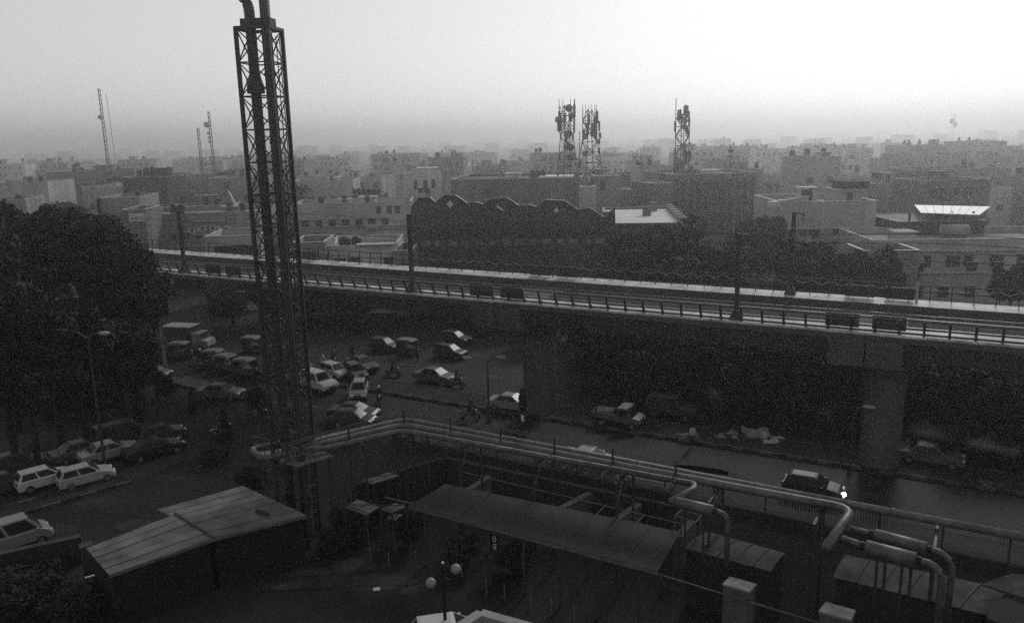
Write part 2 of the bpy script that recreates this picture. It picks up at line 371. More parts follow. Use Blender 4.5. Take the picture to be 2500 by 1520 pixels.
# rack trestles
for i, (k, side) in enumerate([(.42,0),(1.0,0),(-.01,1),(.15,1),(.30,1),(.45,1),(.6,1),(.75,1),(.9,1)]):
    q = tA.lerp(cA, k) if side == 0 else cA.lerp(eA, max(k,.03)); d, n_ = (dl, nl) if side == 0 else (dr, nr)
    t = thing('pipe_trestle', ['steel trestle under the exhaust pipes between tower and corner','steel trestle just left of the pipe corner','steel trestle just right of the pipe corner','steel trestle, second right of the pipe corner','steel trestle under the pipes, third right of the corner','steel trestle under the pipes left of the small silencer','steel trestle under the pipes right of the small silencer','steel trestle behind the large silencers','steel trestle nearest the right edge under the far pipe'][i], 'trestle', (q.x,q.y,0), 0, 'trestles of the pipe rack')
    for s in (-1.15, 1.15): strut('post', q.xy.to_3d()+n_*s, q.xy.to_3d()+n_*s+Vector((0,0,PP-.3)), .13, steel, t)
    strut('cross_beam', q-Vector((0,0,.36))-n_*1.4, q-Vector((0,0,.36))+n_*1.4, .12, steel, t)
    strut('knee_brace', q-Vector((0,0,.4))-n_*.2, q-Vector((0,0,1.7))-n_*1.15, .06, steel2, t); strut('knee_brace', q-Vector((0,0,.4))+n_*.2, q-Vector((0,0,1.7))+n_*1.15, .06, steel2, t)
# handrail pipes running above the rack
hr = thing('walkway_rail', 'thin double handrail beside the far exhaust pipe', 'railing', cA.xy.to_3d()+nr*2.2)
hp = [at(700,1082,6.9), at(985,1000,6.9), at(1650,1122,6.9)]
for a, b in zip(hp, hp[1:]):
    for dz in (0,-.14): rod('guard_rail', a+Vector((0,0,dz)), b+Vector((0,0,dz)), .024, steel2, hr)
    n = int((b-a).length/3.2)
    for i in range(n+1):
        q = a.lerp(b, i/n); strut('rail_post', q-Vector((0,0,1.0)), q, .1, steel, hr); strut('hanger', q-Vector((0,0,1.0)), q-Vector((0,0,1.0))-nr*1.6, .06, steel, hr)
# silencers
def silencer(p0, p1, r_, label, out, extra=None):
    p0, p1 = Vector(p0), Vector(p1); d = (p1-p0).normalized(); t = thing('exhaust_silencer', label, 'silencer', (p0.x,p0.y,0), 0, 'silencers above the generator rooms')
    MB().tube([p0, p0+d*.02, p1-d*.02, p1], [r_*.9,r_,r_,r_*.9], 20).build('drum', galv, t, True)
    for q in (p0-d*.12, p1+d*.12): MB().tube([q-d*.07, q+d*.07], r_*.62, 14).build('flange', black, t)
    MB().tube(out, r_*.5, 12).build('outlet_pipe', galv, t, True)
    if extra: MB().tube(extra, r_*.48, 12).build('inlet_pipe', galv, t, True)
    for f in (.25,.75):
        q = p0.lerp(p1, f); strut('support_leg', (q.x,q.y,3.2), (q.x,q.y,q.z-r_*.9), .09, steel, t)
    return t
a, b = at(1652,1224,PP-.05), at(1742,1246,PP-.05)
silencer(a, b, .26, 'small grey cylindrical silencer at the end of the nearest exhaust pipe', [b]+bend(b, b+(b-a).normalized()*.7, b+(b-a).normalized()*.7-Vector((0,0,3)), .5)+[b+(b-a).normalized()*.7-Vector((0,0,2.9))])
for p, q, i0, lab, rr in (((2136,1304),(2262,1338),(2078,1289),'rear one of the two large grey silencers at lower right',.27),((2114,1334),(2236,1366),(2056,1313),'front one of the two large grey silencers at lower right',.31)):
    a, b = at(*p,PP), at(*q,PP); d = (b-a).normalized(); e = b+d*1.0
    silencer(a, b, rr, lab, [b, b+d*.4]+bend(b+d*.5, e+Vector((0,0,-.12)), e-Vector((0,0,3)), .6)+[e-Vector((0,0,2.9))], [a, at(*i0,PP)])

# ------------------------------------------------------------------ sheds, canopies and walls in the yard
def lerpq(A, B, t): return Vector(A).lerp(Vector(B), t)
def panels(A, B, C, D, n, name, m, parent, th=.06, gap=.08, jit=.015):
    # n strips between edges A-B (start) and D-C (end); strips run from AB to DC
    for i in range(n):
        t0, t1 = i/n, (i+1)/n; a = lerpq(A,B,t0); b = lerpq(A,B,t1); d = lerpq(D,C,t0); c = lerpq(D,C,t1)
        u = (b-a).normalized()*gap*.5; dz = Vector((0,0,random.uniform(-jit,jit)+(i%2)*.012))
        mb = MB(); mb.extr([a+u+dz, b-u+dz, c-u+dz, d+u+dz], (0,0,-th)); mb.build(name, m, parent)
sheet = mat('painted_roof_sheet', .11, .75, .5, .6); sheet2 = mat('dull_roof_sheet', .026, .7, .35, .4)
dirty = mat('stained_roof_sheet', .032, .7, .5, .7)
wallm = mat('yard_wall_plaster', .03, .9, .4, .8, streak=True); wallm2 = mat('pale_box_plaster', .08, .85, .3, 1.0, streak=True)
sh = thing('gate_shed', 'long low shed with bent ribbed sheet roof at lower left', 'shed', at(480,1300,0))
Z = 3.4
a_, b_, c_, d_ = at(210,1336,Z), at(266,1402,Z-.35), at(522,1313,Z-.3), at(427,1253,Z)
panels(a_, b_, c_, d_, 5, 'roof_sheet', sheet, sh)
e_, f_, g_, h_ = at(383,1242,Z), at(522,1311,Z-.3), at(748,1257,Z-.3), at(592,1184,Z)
panels(e_, f_, g_, h_, 7, 'roof_sheet', sheet, sh)
MB().beam(d_+Vector((0,0,.05)), c_+Vector((0,0,.05)), .1, .06).build('ridge_strip', steel, sh)
MB().beam(b_-Vector((0,0,.08)), c_-Vector((0,0,.08)), .08, .16).build('fascia', steel2, sh); MB().beam(c_-Vector((0,0,.08)), g_-Vector((0,0,.08)), .08, .16).build('fascia', steel2, sh)
def inset(poly, f):
    c = sum((Vector(p) for p in poly), Vector())/len(poly); return [c+(Vector(p)-c)*f for p in poly]
MB().prism(inset([a_,b_,c_,d_],.93), 0, Z-.5).build('wall', mat('shed_wall', .012, .9, .3), sh)
MB().prism(inset([e_,f_,g_,h_],.93), 0, Z-.5).build('wall', MATS['shed_wall'], sh)
MB().cbox(at(640,1250,Z-.05), (1.0,.22,.08), R(-35)).build('roof_patch', black, sh)
for px, py in ((600,1340),(700,1310),(480,1370)):
    q = at(px, py, 1.9); MB().cbox(q, (1.3,.12,.9), R(30)).build('window_opening', black, sh)
# gate pier beside the shed with light studs
t = thing('gate_pier', 'slim concrete gate pier by the shed end with row of pale studs', 'gate pier', at(222,1420,0))
MB().cbox(at(222,1420,0)+Vector((0,0,1.05)), (.5,.5,2.1), .6).build('shaft', pavement, t); MB().cbox(at(222,1420,0)+Vector((0,0,2.16)), (.62,.62,.12), .6).build('cap', pavement, t)
for i in range(4): q = at(210+i*6, 1409-i*1.6, 1.0); MB().sphere(q, .06, 8, 5).build('stud', white, t)
# boundary walls
def wall(name, label, p, q, h, th, m, capm=None, grp=None):
    p, q = Vector(p), Vector(q); t = thing(name, label, 'wall', (p+q)/2, 0, grp); d = (q-p).normalized(); n_ = Vector((-d.y,d.x,0))*th/2
    MB().prism([p-n_, q-n_, q+n_, p+n_], 0, h).build('wall_body', m, t); n2 = n_*1.4
    MB().prism([p-n2, q-n2, q+n2, p+n2], h, h+.08).build('wall_cap', capm or m, t); return t
wall('boundary_wall', 'low plastered roadside wall at the lower left edge', at(-300,1490), at(206,1372), 1.6, .3, wallm, pavement)
wall('yard_wall', 'dark yard wall behind the long canopy', at(1085,1118,2.2).xy.to_3d(), at(1665,1240,2.2).xy.to_3d(), 2.2, .25, wallm)
wall('yard_wall', 'dark yard wall between the flue tower and the pipe corner', at(1085,1118,2.2).xy.to_3d(), at(870,1182,2.2).xy.to_3d(), 2.2, .25, wallm)
for i, (p, q) in enumerate([((1195,1163),(1143,1197)), ((1457,1195),(1370,1241)), ((1562,1230),(1500,1272)), ((1690,1272),(1655,1312))]):
    wall('partition_wall', ['low partition wall at the left end of the bays behind the canopy','low partition wall, second from left behind the canopy','low partition wall, third from left behind the canopy','low partition wall nearest the ribbed generator roof'][i], at(*p,2.0).xy.to_3d(), at(*q,2.0).xy.to_3d(), 2.0, .3, wallm2, wallm2, 'partition walls of the bays')
# long canopy
cn = thing('parking_canopy', 'long flat dark sheet canopy in the middle of the yard', 'canopy', at(1320,1300,0))
Z = 3.4; A, B, C, D = at(998,1233,Z), at(1088,1180,Z+.25), at(1662,1297,Z+.25), at(1606,1394,Z)
panels(A, D, C, B, 9, 'roof_sheet', sheet2, cn, gap=.02, jit=.006)
MB().beam(A-Vector((0,0,.1)), D-Vector((0,0,.1)), .1, .14).build('front_fascia', steel2, cn)
for i in range(7):
    for e, (p, q) in enumerate(((A, D), (B, C))):
        s = p.lerp(q, .04+.92*i/6); s = s.lerp((A+B+C+D)/4, .06); strut('post', (s.x,s.y,0), (s.x,s.y,s.z-.12), .12, steel, cn)
rod('tie_rail', at(1122,1150,3.5), at(1690,1284,3.5), .03, steel2, cn)
for px in ((1475,1236),(1572,1258)): rod('roof_purlin', at(px[0],px[1],3.45), at(px[0]-27,px[1]+27,3.4), .03, steel2, cn)
rod('tie_rail', at(940,1213,3.3), at(1045,1237,3.4), .05, steel2, cn)
MB().tube([at(1385,1342,3.3), at(1592,1396,3.2), at(2040,1532,3.0)], .035, 6).build('front_conduit', galv, cn, True)
# small sheet roofs
for i, (qs, z, lab) in enumerate([([(884,1172),(948,1152),(974,1160),(912,1180)],2.6,'small two sheet roof against the yard wall below the pipe corner'),
      ([(842,1236),(872,1218),(926,1236),(896,1256)],2.8,'small framed skylight roof left of the long canopy'),
      ([(930,1240),(964,1226),(992,1236),(958,1250)],2.8,'tiny framed skylight roof touching the canopy left corner'),
      ([(945,1262),(964,1252),(984,1256),(966,1268)],2.2,'smallest tilted sheet roof below the canopy left corner')]):
    P4 = [at(x, y, z) for x, y in qs]; t = thing('lean_to_roof', lab, 'roof', ((P4[0]+P4[2])/2).xy.to_3d(), 0, 'small sheet roofs in the yard')
    panels(P4[0], P4[3], P4[2], P4[1], 2, 'roof_sheet', mat('skylight_sheet', .12, .5, .3, 1), t)
    for p in P4: strut('post', (p.x,p.y,0), (p.x,p.y,z-.06), .08, steel, t)
    rod('diagonal_tie', P4[0]+Vector((0,0,.12)), P4[2]+Vector((0,0,.12)), .035, steel, t); rod('edge_tie', P4[0]+Vector((0,0,.12)), P4[3]+Vector((0,0,.12)), .035, steel, t)
# generator rooms
def genroom(label, A, B, C, D, n, zr, sag, m, wm):
    A, B, C, D = [Vector(p) for p in (A, B, C, D)]; c = (A+B+C+D)/4; t = thing('generator_room', label, 'shed', c.xy.to_3d(), 0, 'generator rooms with arched sheet roofs')
    for i in range(n):
        t0, t1 = i/n+.008, (i+1)/n-.008; vs = []; fs = []; K = 6
        for j in range(K+1):
            s = j/K; h = sag*(1-(2*s-1)**2)
            for tt in (t0, t1): q = A.lerp(B, tt).lerp(D.lerp(C, tt), s); vs.append(q+Vector((0,0,h)))
            for tt in (t0, t1): q = A.lerp(B, tt).lerp(D.lerp(C, tt), s); vs.append(q+Vector((0,0,h-.05)))
        for j in range(K):
            o = j*4; fs += [(o,o+1,o+5,o+4),(o+2,o+6,o+7,o+3),(o,o+4,o+6,o+2),(o+1,o+3,o+7,o+5)]
        fs += [(0,2,3,1),(K*4,K*4+1,K*4+3,K*4+2)]
        MB().add(vs, fs).build('roof_sheet', m, t)
        if i:
            pts = []
            for j in range(K+1):
                s = j/K; q = A.lerp(B, i/n).lerp(D.lerp(C, i/n), s); pts.append(q+Vector((0,0,sag*(1-(2*s-1)**2)+.01)))
            MB().tube(pts, .04, 5).build('seam_rib', steel, t)
    MB().prism(inset([A,B,C,D],.94), 0, zr-.1).build('wall', wm, t)
    return t
gsheet = mat('generator_roof_sheet', .045, .85, .6, .9)
dkw = mat('dark_wall', .02, .9, .3)
genroom('generator room with four ribbed roof sheets below the small silencer', at(1668,1336,3.1), at(1884,1394,3.1), at(1920,1350,3.1), at(1726,1296,3.1), 5, 3.1, .12, gsheet, dkw)
genroom('wide generator room with patchy roof sheets below the large silencers', at(2030,1406,3.1), at(2410,1500,3.1), at(2470,1440,3.1), at(2062,1352,3.1), 6, 3.1, .09, gsheet, dkw)
t = thing('corner_store', 'dark low store with tilted pale roof at the right edge', 'shed', at(2480,1480,0))
MB().extr([at(2398,1424,3.6), at(2470,1398,3.9), at(2560,1412,3.9), at(2580,1490,3.6), at(2500,1458,3.6)], (0,0,-.1)).build('roof_sheet', gsheet, t)
MB().prism([at(2412,1462,3.6), at(2456,1448,3.6), at(2600,1490,3.6), at(2580,1570,3.6), at(2412,1500,3.6)], 0, 3.45).build('wall', dkw, t)
for (qs, z, lab) in (([(1763,1424),(1782,1406),(1848,1424),(1830,1443)],3.6,'tall pale plastered box shaft standing below the ribbed generator roof'),
                     ([(1998,1490),(2016,1468),(2090,1488),(2078,1512)],3.6,'shorter pale plastered box shaft at the bottom right')):
    P4 = [at(x, y, z) for x, y in qs]; t = thing('service_shaft', lab, 'shaft', ((P4[0]+P4[2])/2).xy.to_3d(), 0, 'plastered service shafts')
    MB().prism(inset(P4, .93), 0, z-.1).build('shaft_body', wallm2, t); MB().prism(P4, z-.1, z).build('cap_slab', mat('shaft_cap', .16, .8, .35, 2), t)
    q = inset(P4,.94); rod('cable', q[0]+Vector((0,0,-.9)), q[3]+Vector((0,0,-.4)), .02, steel, t); rod('cable', q[3]+Vector((0,0,-.4)), q[3]+Vector((0,0,-2.6)), .02, steel, t)
# small steel frame by the ribbed roof
t = thing('access_frame', 'small steel access frame between canopy and ribbed roof', 'frame', at(1668,1310,0))
fr = [at(1648,1258,4.2), at(1698,1274,4.2), at(1712,1258,4.2), at(1664,1244,4.2)]
for a, b in zip(fr, fr[1:]+fr[:1]): rod('top_bar', a, b, .035, steel2, t)
for p in fr: rod('upright', (p.x,p.y,0), p, .035, steel2, t)
rod('brace', fr[1]+Vector((0,0,-.6)), at(1640,1315,3.4), .03, steel2, t)

# picket fence on a plinth along the pavement
fe = thing('picket_fence', 'long pale picket fence on a low plinth along the pavement behind the pipes', 'fence', cf(-16,46.6))
MB().prism([cf(-38.5,46.45), cf(6,46.45), cf(6,46.75), cf(-38.5,46.75)], 0, .5).build('plinth', wallm, fe)
PK = MB().box(-.022,.022,-.015,.015,0,1.35).add([(-.022,-.015,1.35),(.022,-.015,1.35),(.022,.015,1.35),(-.022,.015,1.35),(0,0,1.44)],[(0,1,4),(1,2,4),(2,3,4),(3,0,4)]).mesh('picket', mat('picket_paint', .2, .6, .25, 3))
for i in range(285): put(PK, 'picket', fe, cf(-38.3+i*.155, 46.6, .5)-fe.location, (0,0,CA))
for z in (.75, 1.6): strut('fence_rail', cf(-38.5,46.57,z), cf(6,46.57,z), .04, steel2, fe)
for i in range(15): strut('fence_post', cf(-38.4+i*3.15,46.62,.5), cf(-38.4+i*3.15,46.62,2.05), .1, wallm, fe)
struct(MB().prism([cf(-39,46.76), cf(7,46.76), cf(7,48.9), cf(-39,48.9)], -.2, .13).build('pavement', pavement))

# ------------------------------------------------------------------ buildings beyond the viaduct
def rot2(x, y, a): return x*math.cos(a)-y*math.sin(a), x*math.sin(a)+y*math.cos(a)
wp = {k: mat('plaster_'+k, g, .9, .35, .25, streak=True) for k, g in (('dark',.05),('mid',.13),('grey',.2),('pale',.32),('light',.48))}
roofm = mat('flat_roof', .22, .9, .4, .3); roofb = mat('bright_flat_roof', .55, .8, .2, .4); roofd = mat('dark_flat_roof', .09, .9, .4, .3)
glass = mat('dark_window', .02, .25, 0, spec=.5); tankm = mat('black_tank', .02, .5, .2); ledge = mat('sunshade_slab', .38, .8, .25, 1)
WIN = MB().box(-.5,.5,-.03,.03,-.5,.5).mesh('window', glass); SHADE = MB().box(-.5,.5,-.5,.0,-.05,.05).mesh('sunshade', ledge)
FRAME = MB().box(-.5,.5,-.05,.05,.44,.5).box(-.5,.5,-.05,.05,-.5,-.44).box(-.5,-.45,-.05,.05,-.5,.5).box(.45,.5,-.05,.05,-.5,.5).mesh('frame', wp['grey'])
TANK = MB().tube([(0,0,0),(0,0,1.0),(0,0,1.18),(0,0,1.25)], [.5,.5,.3,.16], 12).mesh('water_tank', tankm, False)
OCC = []
class B:
    """a building whose front face lies on local y = 0, looking toward the camera"""
    def __init__(s, name, label, cx, cy, w, d, h, rz=0.0, wall='mid', roof=None, cat='building', group=None, parapet=.9, cap=None, plinth_z=0):
        s.w, s.d, s.h = w, d, h; s.t = thing(name, label, cat, (cx, cy, 0), rz, group); s.wm = wp[wall] if isinstance(wall, str) else wall
        OCC.append((cx, cy+d*.4, max(w, d)*.62))
        x = w/2
        MB().box(-x,x,0,d,0,h).build('wall', s.wm, s.t, world=False)
        MB().box(-x+.2,x-.2,.2,d-.2,h,h+.06).build('roof', roof or roofm, s.t, world=False)
        if parapet > 0:
            m = MB(); p = parapet
            m.box(-x,x,0,.22,h,h+p).box(-x,x,d-.22,d,h,h+p).box(-x,-x+.22,.22,d-.22,h,h+p).box(x-.22,x,.22,d-.22,h,h+p); pa = m.build('parapet', s.wm, s.t, world=False)
            m = MB(); c = .3
            m.box(-x-.05,x+.05,-.05,c,h+p,h+p+.07).box(-x-.05,x+.05,d-c,d+.05,h+p,h+p+.07).box(-x-.05,-x+c,c,d-c,h+p,h+p+.07).box(x-c,x+.05,c,d-c,h+p,h+p+.07); m.build('parapet_cap', cap or ledge, pa, world=False)
    def win(s, x, z, w, h, shade=True, frame=False):
        o = put(WIN, 'window', s.t, (x, -.03, z), (0,0,0), (w, 1, h))
        if shade: put(SHADE, 'sunshade', o, (0, -.02, (h/2+.12)/h), (0,0,0), ((w+.4)/w, .5, .8/h))
        if frame: put(FRAME, 'frame', o, (0,-.02,0), (0,0,0), (1,1,1))
        return o
    def wins(s, n, floors, z0=2.0, fh=3.1, ww=1.3, wh=1.5, margin=1.2, skip=.15, shade=True):
        for f in range(floors):
            z = z0+f*fh
            if z+wh/2 > s.h-.3: break
            for i in range(n):
                q = random.random(); xx = -s.w/2+margin+(s.w-2*margin)*(i+.5)/n
                if q < skip: continue
                if q > .93: MB().box(xx-.4,xx+.4,-.55,-.03,z-wh/2-.75,z-wh/2-.15).build('cooler_box', wp['grey'], s.t, world=False)
                elif q > .84 and f: MB().box(xx-1.1,xx+1.1,-1.0,0,z-1.15,z-1.0).box(xx-1.1,xx+1.1,-1.0,-.9,z-1.0,z-.2).build('balcony', s.wm, s.t, world=False)
                s.win(-s.w/2+margin+(s.w-2*margin)*(i+.5)/n, z, ww*random.uniform(.8,1.15), wh, shade)
    def side_wins(s, side, n, z, ww=1.2, wh=1.4):
        for i in range(n):
            put(WIN, 'window', s.t, (side*(s.w/2+.02), s.d*(i+.6)/(n+.4), z), (0,0,math.pi/2), (ww,1,wh))
    def band(s, z, out=.35, th=.18, m=None):
        MB().box(-s.w/2-.1,s.w/2+.1,-out,.02,z-th/2,z+th/2).build('floor_band', m or ledge, s.t, world=False)
    def room(s, x, y, w, d, h, m=None, door=True):
        r = MB().box(x-w/2,x+w/2,y,y+d,s.h,s.h+h).box(x-w/2-.25,x+w/2+.25,y-.25,y+d+.25,s.h+h,s.h+h+.15).build('stair_room', m or s.wm, s.t, world=False)
        if door: put(WIN, 'door', r, (x, y-.03, s.h+1.05), (0,0,0), (.9,1,2.0))
    def tank(s, x, y, r_=.6, lift=.6, sc_=1.0):
        t = put(TANK, 'water_tank', s.t, (x, y, s.h+lift), (0,0,0), (2*r_,2*r_,1.2*sc_))
        MB().box(x-r_,x+r_,y-r_,y+r_,s.h,s.h+lift).build('tank_stand', s.wm, s.t, world=False)
    def pole(s, x, y, h, r_=.05): MB().tube([(x,y,s.h),(x,y,s.h+h)], r_, 5).build('roof_pole', steel, s.t, world=False)
def px(xl, xr, ytop, Y):                # left/right/top photo columns at a distance -> centre x, width, height
    a, b = atY(xl, ytop, Y), atY(xr, ytop, Y); return (a.x+b.x)/2, b.x-a.x, (a.z+b.z)/2
def bp(name, label, xl, xr, ytop, Y, d, **k):
    cx, w_, h = px(xl, xr, ytop, Y); p = k.get('parapet', .9); return B(name, label, cx, Y, w_, d, h-p, **k)

# the dark hall with folded gable roof
hx, hw, hh = px(992, 1500, 560, 112)
hall = thing('gabled_hall', 'big dark hall with row of folded gable roofs behind the viaduct', 'hall', (hx, 112, 0), R(-3))
hm = mat('hall_wall', .045, .9, .35, .2, streak=True); OCC.append((hx, 120, 19))
sil = [(1000,560),(1003,505),(1022,484),(1050,484),(1063,496),(1085,478),(1112,478),(1142,498),(1160,494),(1180,500),(1200,486),(1238,484),(1268,503),(1290,500),(1310,506),(1332,488),(1378,490),(1412,512),(1440,508),(1475,530),(1500,505),(1502,570)]
def hl(x, y): q = atY(x, y, 112); return (q.x-hx, q.z)
top = [hl(*p) for p in sil]; xl_, xr_ = top[0][0], top[-1][0]
# each gable bay is a wall of its own with two roof plates
segs = [(0,4,'bay'),(4,7,'bay'),(7,9,'bay'),(9,12,'bay'),(12,14,'bay'),(14,17,'bay'),(17,21,'bay')]
D_ = 16.0
for a, b, _ in segs:
    pts = top[a:b+1]; x0, x1 = pts[0][0], pts[-1][0]
    mb = MB(); mb.extr([(x0,0,0)]+[(x,0,z) for x, z in pts]+[(x1,0,0)], (0,.7,0)); mb.build('gable_bay', hm, hall, world=False)
    for (xa, za), (xb, zb) in zip(pts, pts[1:]):
        if abs(xb-xa) < .15: continue
        if zb < za-.1: MB().extr([(xa,-.42,za+.05),(xb,-.42,zb+.05),(xb,-.42,zb+.13),(xa,-.42,za+.13)], (0,.3,0)).build('sunlit_edge_strip', coping, hall, world=False)  # pale strip paints sunlight onto the right-facing slopes only
        mb = MB(); mb.extr([(xa,-.35,za+.02),(xb,-.35,zb+.02),(xb,-.35,zb+.1),(xa,-.35,za+.1)], (0,1.1,0)); mb.build('roof_plate', mat('hall_roof', .05, .6, .3, .6), hall, world=False)
MB().box(xl_+.2,xr_-.2,.7,D_,0,min(z for x, z in top[1:-1])-1.2).build('hall_body', hm, hall, world=False)
for (x, y, r_) in ((1098,499,.5),(1358,513,.4)):  # pale plates paint the sky brightness seen through diamond openings
    q = hl(x, y); mb = MB(); mb.extr([(q[0]-r_,-.06,q[1]),(q[0],-.06,q[1]+r_),(q[0]+r_,-.06,q[1]),(q[0],-.06,q[1]-r_)], (0,.1,0)); mb.build('painted_diamond_opening', wp['light'], hall, world=False)
q = hl(1221,508); MB().beam((q[0]-.45,-.08,q[1]+.3),(q[0]+.4,-.08,q[1]-.3),.1,.22).build('painted_slit_opening', white, hall, world=False)  # white strip paints the brightness of a slit opening
zb = hl(1200,571)[1]
for i in range(14):
    x = xl_+1.2+(xr_-xl_-2.4)*(i+.5)/14; put(WIN, 'window', hall, (x,-.04,zb), (0,0,0), (1.25,1,1.5))
    o = MB().box(x-.62,x+.62,-.06,-.02,zb-1.6,zb-.8).build('spandrel_panel', wp['mid'], hall, world=False)
for i in range(8): x = xl_+.6+(xr_-xl_-1.2)*i/7; MB().box(x-.25,x+.25,-.3,0,0,zb+1.3).build('pilaster', hm, hall, world=False)

# slab block behind the hall
b = bp('slab_block', 'long blank dark slab block directly behind the gabled hall', 1098, 1420, 436, 161, 22, rz=R(-7), wall='mid', roof=roofd, parapet=.5)
b.win(-b.w/2+7.3, b.h-2.1, 1.1, 1.4); MB().box(-b.w/2+6.6,-b.w/2+8,-.4,0,b.h-3.6,b.h-3.45).build('sunshade', ledge, b.t, world=False)
for x, y in ((2.5,9),(3.6,9),(4.7,9)): b.tank(x, y, .5, .3)
b.room(-2, 12, 3, 3, .9, wp['light'], False); b.pole(-5.5,6,2.2); b.pole(-4,8,3.4); b.pole(-9.5,6,4.2,.06)
MB().box(b.w/2-9,b.w/2-2,6,13,b.h+.3,b.h+.55).build('bright_roof_deck', white, b.t, world=False)
b2 = bp('slab_annex', 'pale cubic rooftop block right of the twin antenna towers', 1452, 1516, 430, 161, 8, wall='grey', parapet=.2); b2.side_wins(-1,1,b2.h-1.5); b2.win(-1,b2.h-1.6,.9,1.8,False)
b2 = bp('slab_annex', 'small pale cube at the foot of the twin antenna towers', 1420, 1456, 457, 150, 5, wall='pale', parapet=.15)
b2 = bp('slab_annex', 'low pale wall block behind the bright flat roof', 1500, 1582, 462, 180, 9, wall='grey', parapet=.3); b2.tank(-3,3,.4,.2); b2.tank(1,4,.4,.2)
# bright flat roof
b = bp('flat_roof_block', 'low block with bright white flat roof right of the hall', 1476, 1668, 545, 118, 27, rz=R(-6), wall='dark', roof=roofb, parapet=.35)
for x, y, s in ((-5.5,5,1.1),(1.3,14,1.3),(3,22,1.0)): MB().box(x-s/2,x+s/2,y,y+s,b.h+.06,b.h+1.5).box(x-s/2-.15,x+s/2+.15,y-.15,y+s+.15,b.h+1.5,b.h+1.6).build('roof_unit', wp['mid'], b.t, world=False)
for i in range(6): MB().box(b.w/2-.5,b.w/2+.5,1+i*4.2,3.2+i*4.2,b.h+.3,b.h+1.1).build('parapet_step', wp['grey'], b.t, world=False)
# finned block
b = bp('finned_block', 'dark office block with vertical fins right of the bright roof', 1640, 1852, 424, 169, 22, rz=R(6), wall='mid', roof=roofd, parapet=.5)
for i in range(11): x = -b.w/2+.8+(b.w-1.6)*i/10; MB().box(x-.16,x+.16,-.5,0,2,b.h-.4).build('fin', wp['dark'], b.t, world=False)
for i in range(10):
    for f in range(4): b.win(-b.w/2+1.5+(b.w-3)*(i+.5)/10, 3+f*3.1, .9, 1.7, False)
b.room(2, 8, 4, 3, .8, wp['light'], False); b.room(-3.5, 5, 3, 3, 1.1)
bp('finned_block_wing', 'blank dark wing left of the finned office block', 1585, 1642, 448, 157, 12, wall='mid', parapet=.3, rz=R(6))

# left group
b = bp('rooftop_block', 'dark hazy block with rooftop room below the tall left radio mast', 122, 322, 418, 256, 24, wall='mid', rz=R(10)); b.room(2.5,5,4.5,4,2.4); b.wins(6,5); b.tank(-6,4,.7); b.tank(-4.2,4.5,.7); b.tank(6.5,6,.6)
b = bp('terrace_block', 'low pale terrace block at the left edge with speckled roof wall', -60, 112, 446, 192, 14, wall='pale', rz=R(4)); b.tank(2,5,.5); b.tank(4,6,.5); b.wins(7,4)
b = bp('long_block', 'long dark block with faint balconies left of the flue tower', 328, 610, 432, 230, 20, wall='mid', rz=R(4)); b.wins(10,5); b.room(-6,6,5,4,1.8); b.tank(6,6,.9); b.tank(7.8,6,.9); b.room(9,8,4,3,2.2); b.band(b.h-3.2); b.band(b.h-6.4)
b = bp('terrace_block', 'grey terrace house with bright roof edge behind the left trees', 244, 338, 482, 169, 12, wall='grey', rz=R(5), cap=coping); b.wins(4,4); b.tank(2,5,.5)
sg = bp('sign_building', 'grey commercial building carrying the big curved letter sign', 330, 628, 520, 135, 16, wall='grey', rz=R(6)); sg.wins(8,2,2.0); sg.wins(9,1,8.2,ww=1.0,wh=1.1); sg.band(sg.h-4.6); sg.room(4,6,3,3,1.2); sg.tank(-4,6,.6); sg.tank(-5.3,6,.6); sg.tank(6.4,5,.5)
sb = bp('corner_shop_building', 'narrow building with pale name board at the left of the sign building', 296, 352, 512, 125, 8, wall='mid', rz=R(6)); sb.wins(2,2,2)
b = bp('pale_house', 'pale two storey house with pillars left of the flue tower base', 500, 632, 576, 112, 10, wall='pale', rz=R(6)); b.wins(4,3,2.2); b.win(-1.5,b.h-1.6,.5,2.4,False); b.win(0,b.h-1.6,.5,2.4,False)
# mid left
b = bp('bay_house', 'pale house with two dark windows just right of the flue tower', 790, 968, 600, 108, 12, wall='light', rz=R(3)); b.win(-b.w/2+2.0,b.h-1.5,1.5,1.5); b.win(-b.w/2+4.1,b.h-1.5,1.4,1.6); b.win(b.w/2-1.2,b.h-1.6,1.2,1.7); b.wins(4,2,2.2); b.tank(-2.6,4,.8,.3); b.tank(-1,4,.7,.3)
MB().box(-.5,b.w/2-.2,-.6,1.2,b.h+1.0,b.h+1.12).build('roof_awning', ledge, b.t, world=False)
b = bp('bay_house_wing', 'lower left wing of the house right of the flue tower', 712, 792, 592, 106, 8, wall='grey', rz=R(3)); b.wins(2,3,2)
b = bp('bay_house_wing', 'right wing of the house beside the hall', 960, 1006, 612, 106, 9, wall='grey', cap=coping); b.wins(1,3,2)
b = bp('window_block', 'grey block with row of dark upper windows above the two window house', 712, 1002, 496, 150, 12, wall='pale', rz=R(4))
for x in (918,945,965): q = atY(x+5,512,150); b.win(q.x-b.t.location.x, q.z, .85, 1.3)
b.wins(8,3,2); b.band(b.h-3.3); b.tank(-6,4,.5); b.room(2.6,4,3,3,1.6,None,True); b.room(-1.8,5,2.2,2,1.2)
b = bp('tank_roof_block', 'dark rooftop row of tanks above the window block', 856, 930, 476, 178, 10, wall='dark', parapet=.3)
for i in range(6): b.tank(-b.w/2+.6+i*(b.w-1.2)/5, 1.5, .5, .1, 1.1)
b = bp('terrace_block', 'pale plain block just right of the flue tower middle', 706, 862, 442, 216, 14, wall='pale', rz=R(3)); b.wins(5,5); b.room(2,5,3,3,1.4)
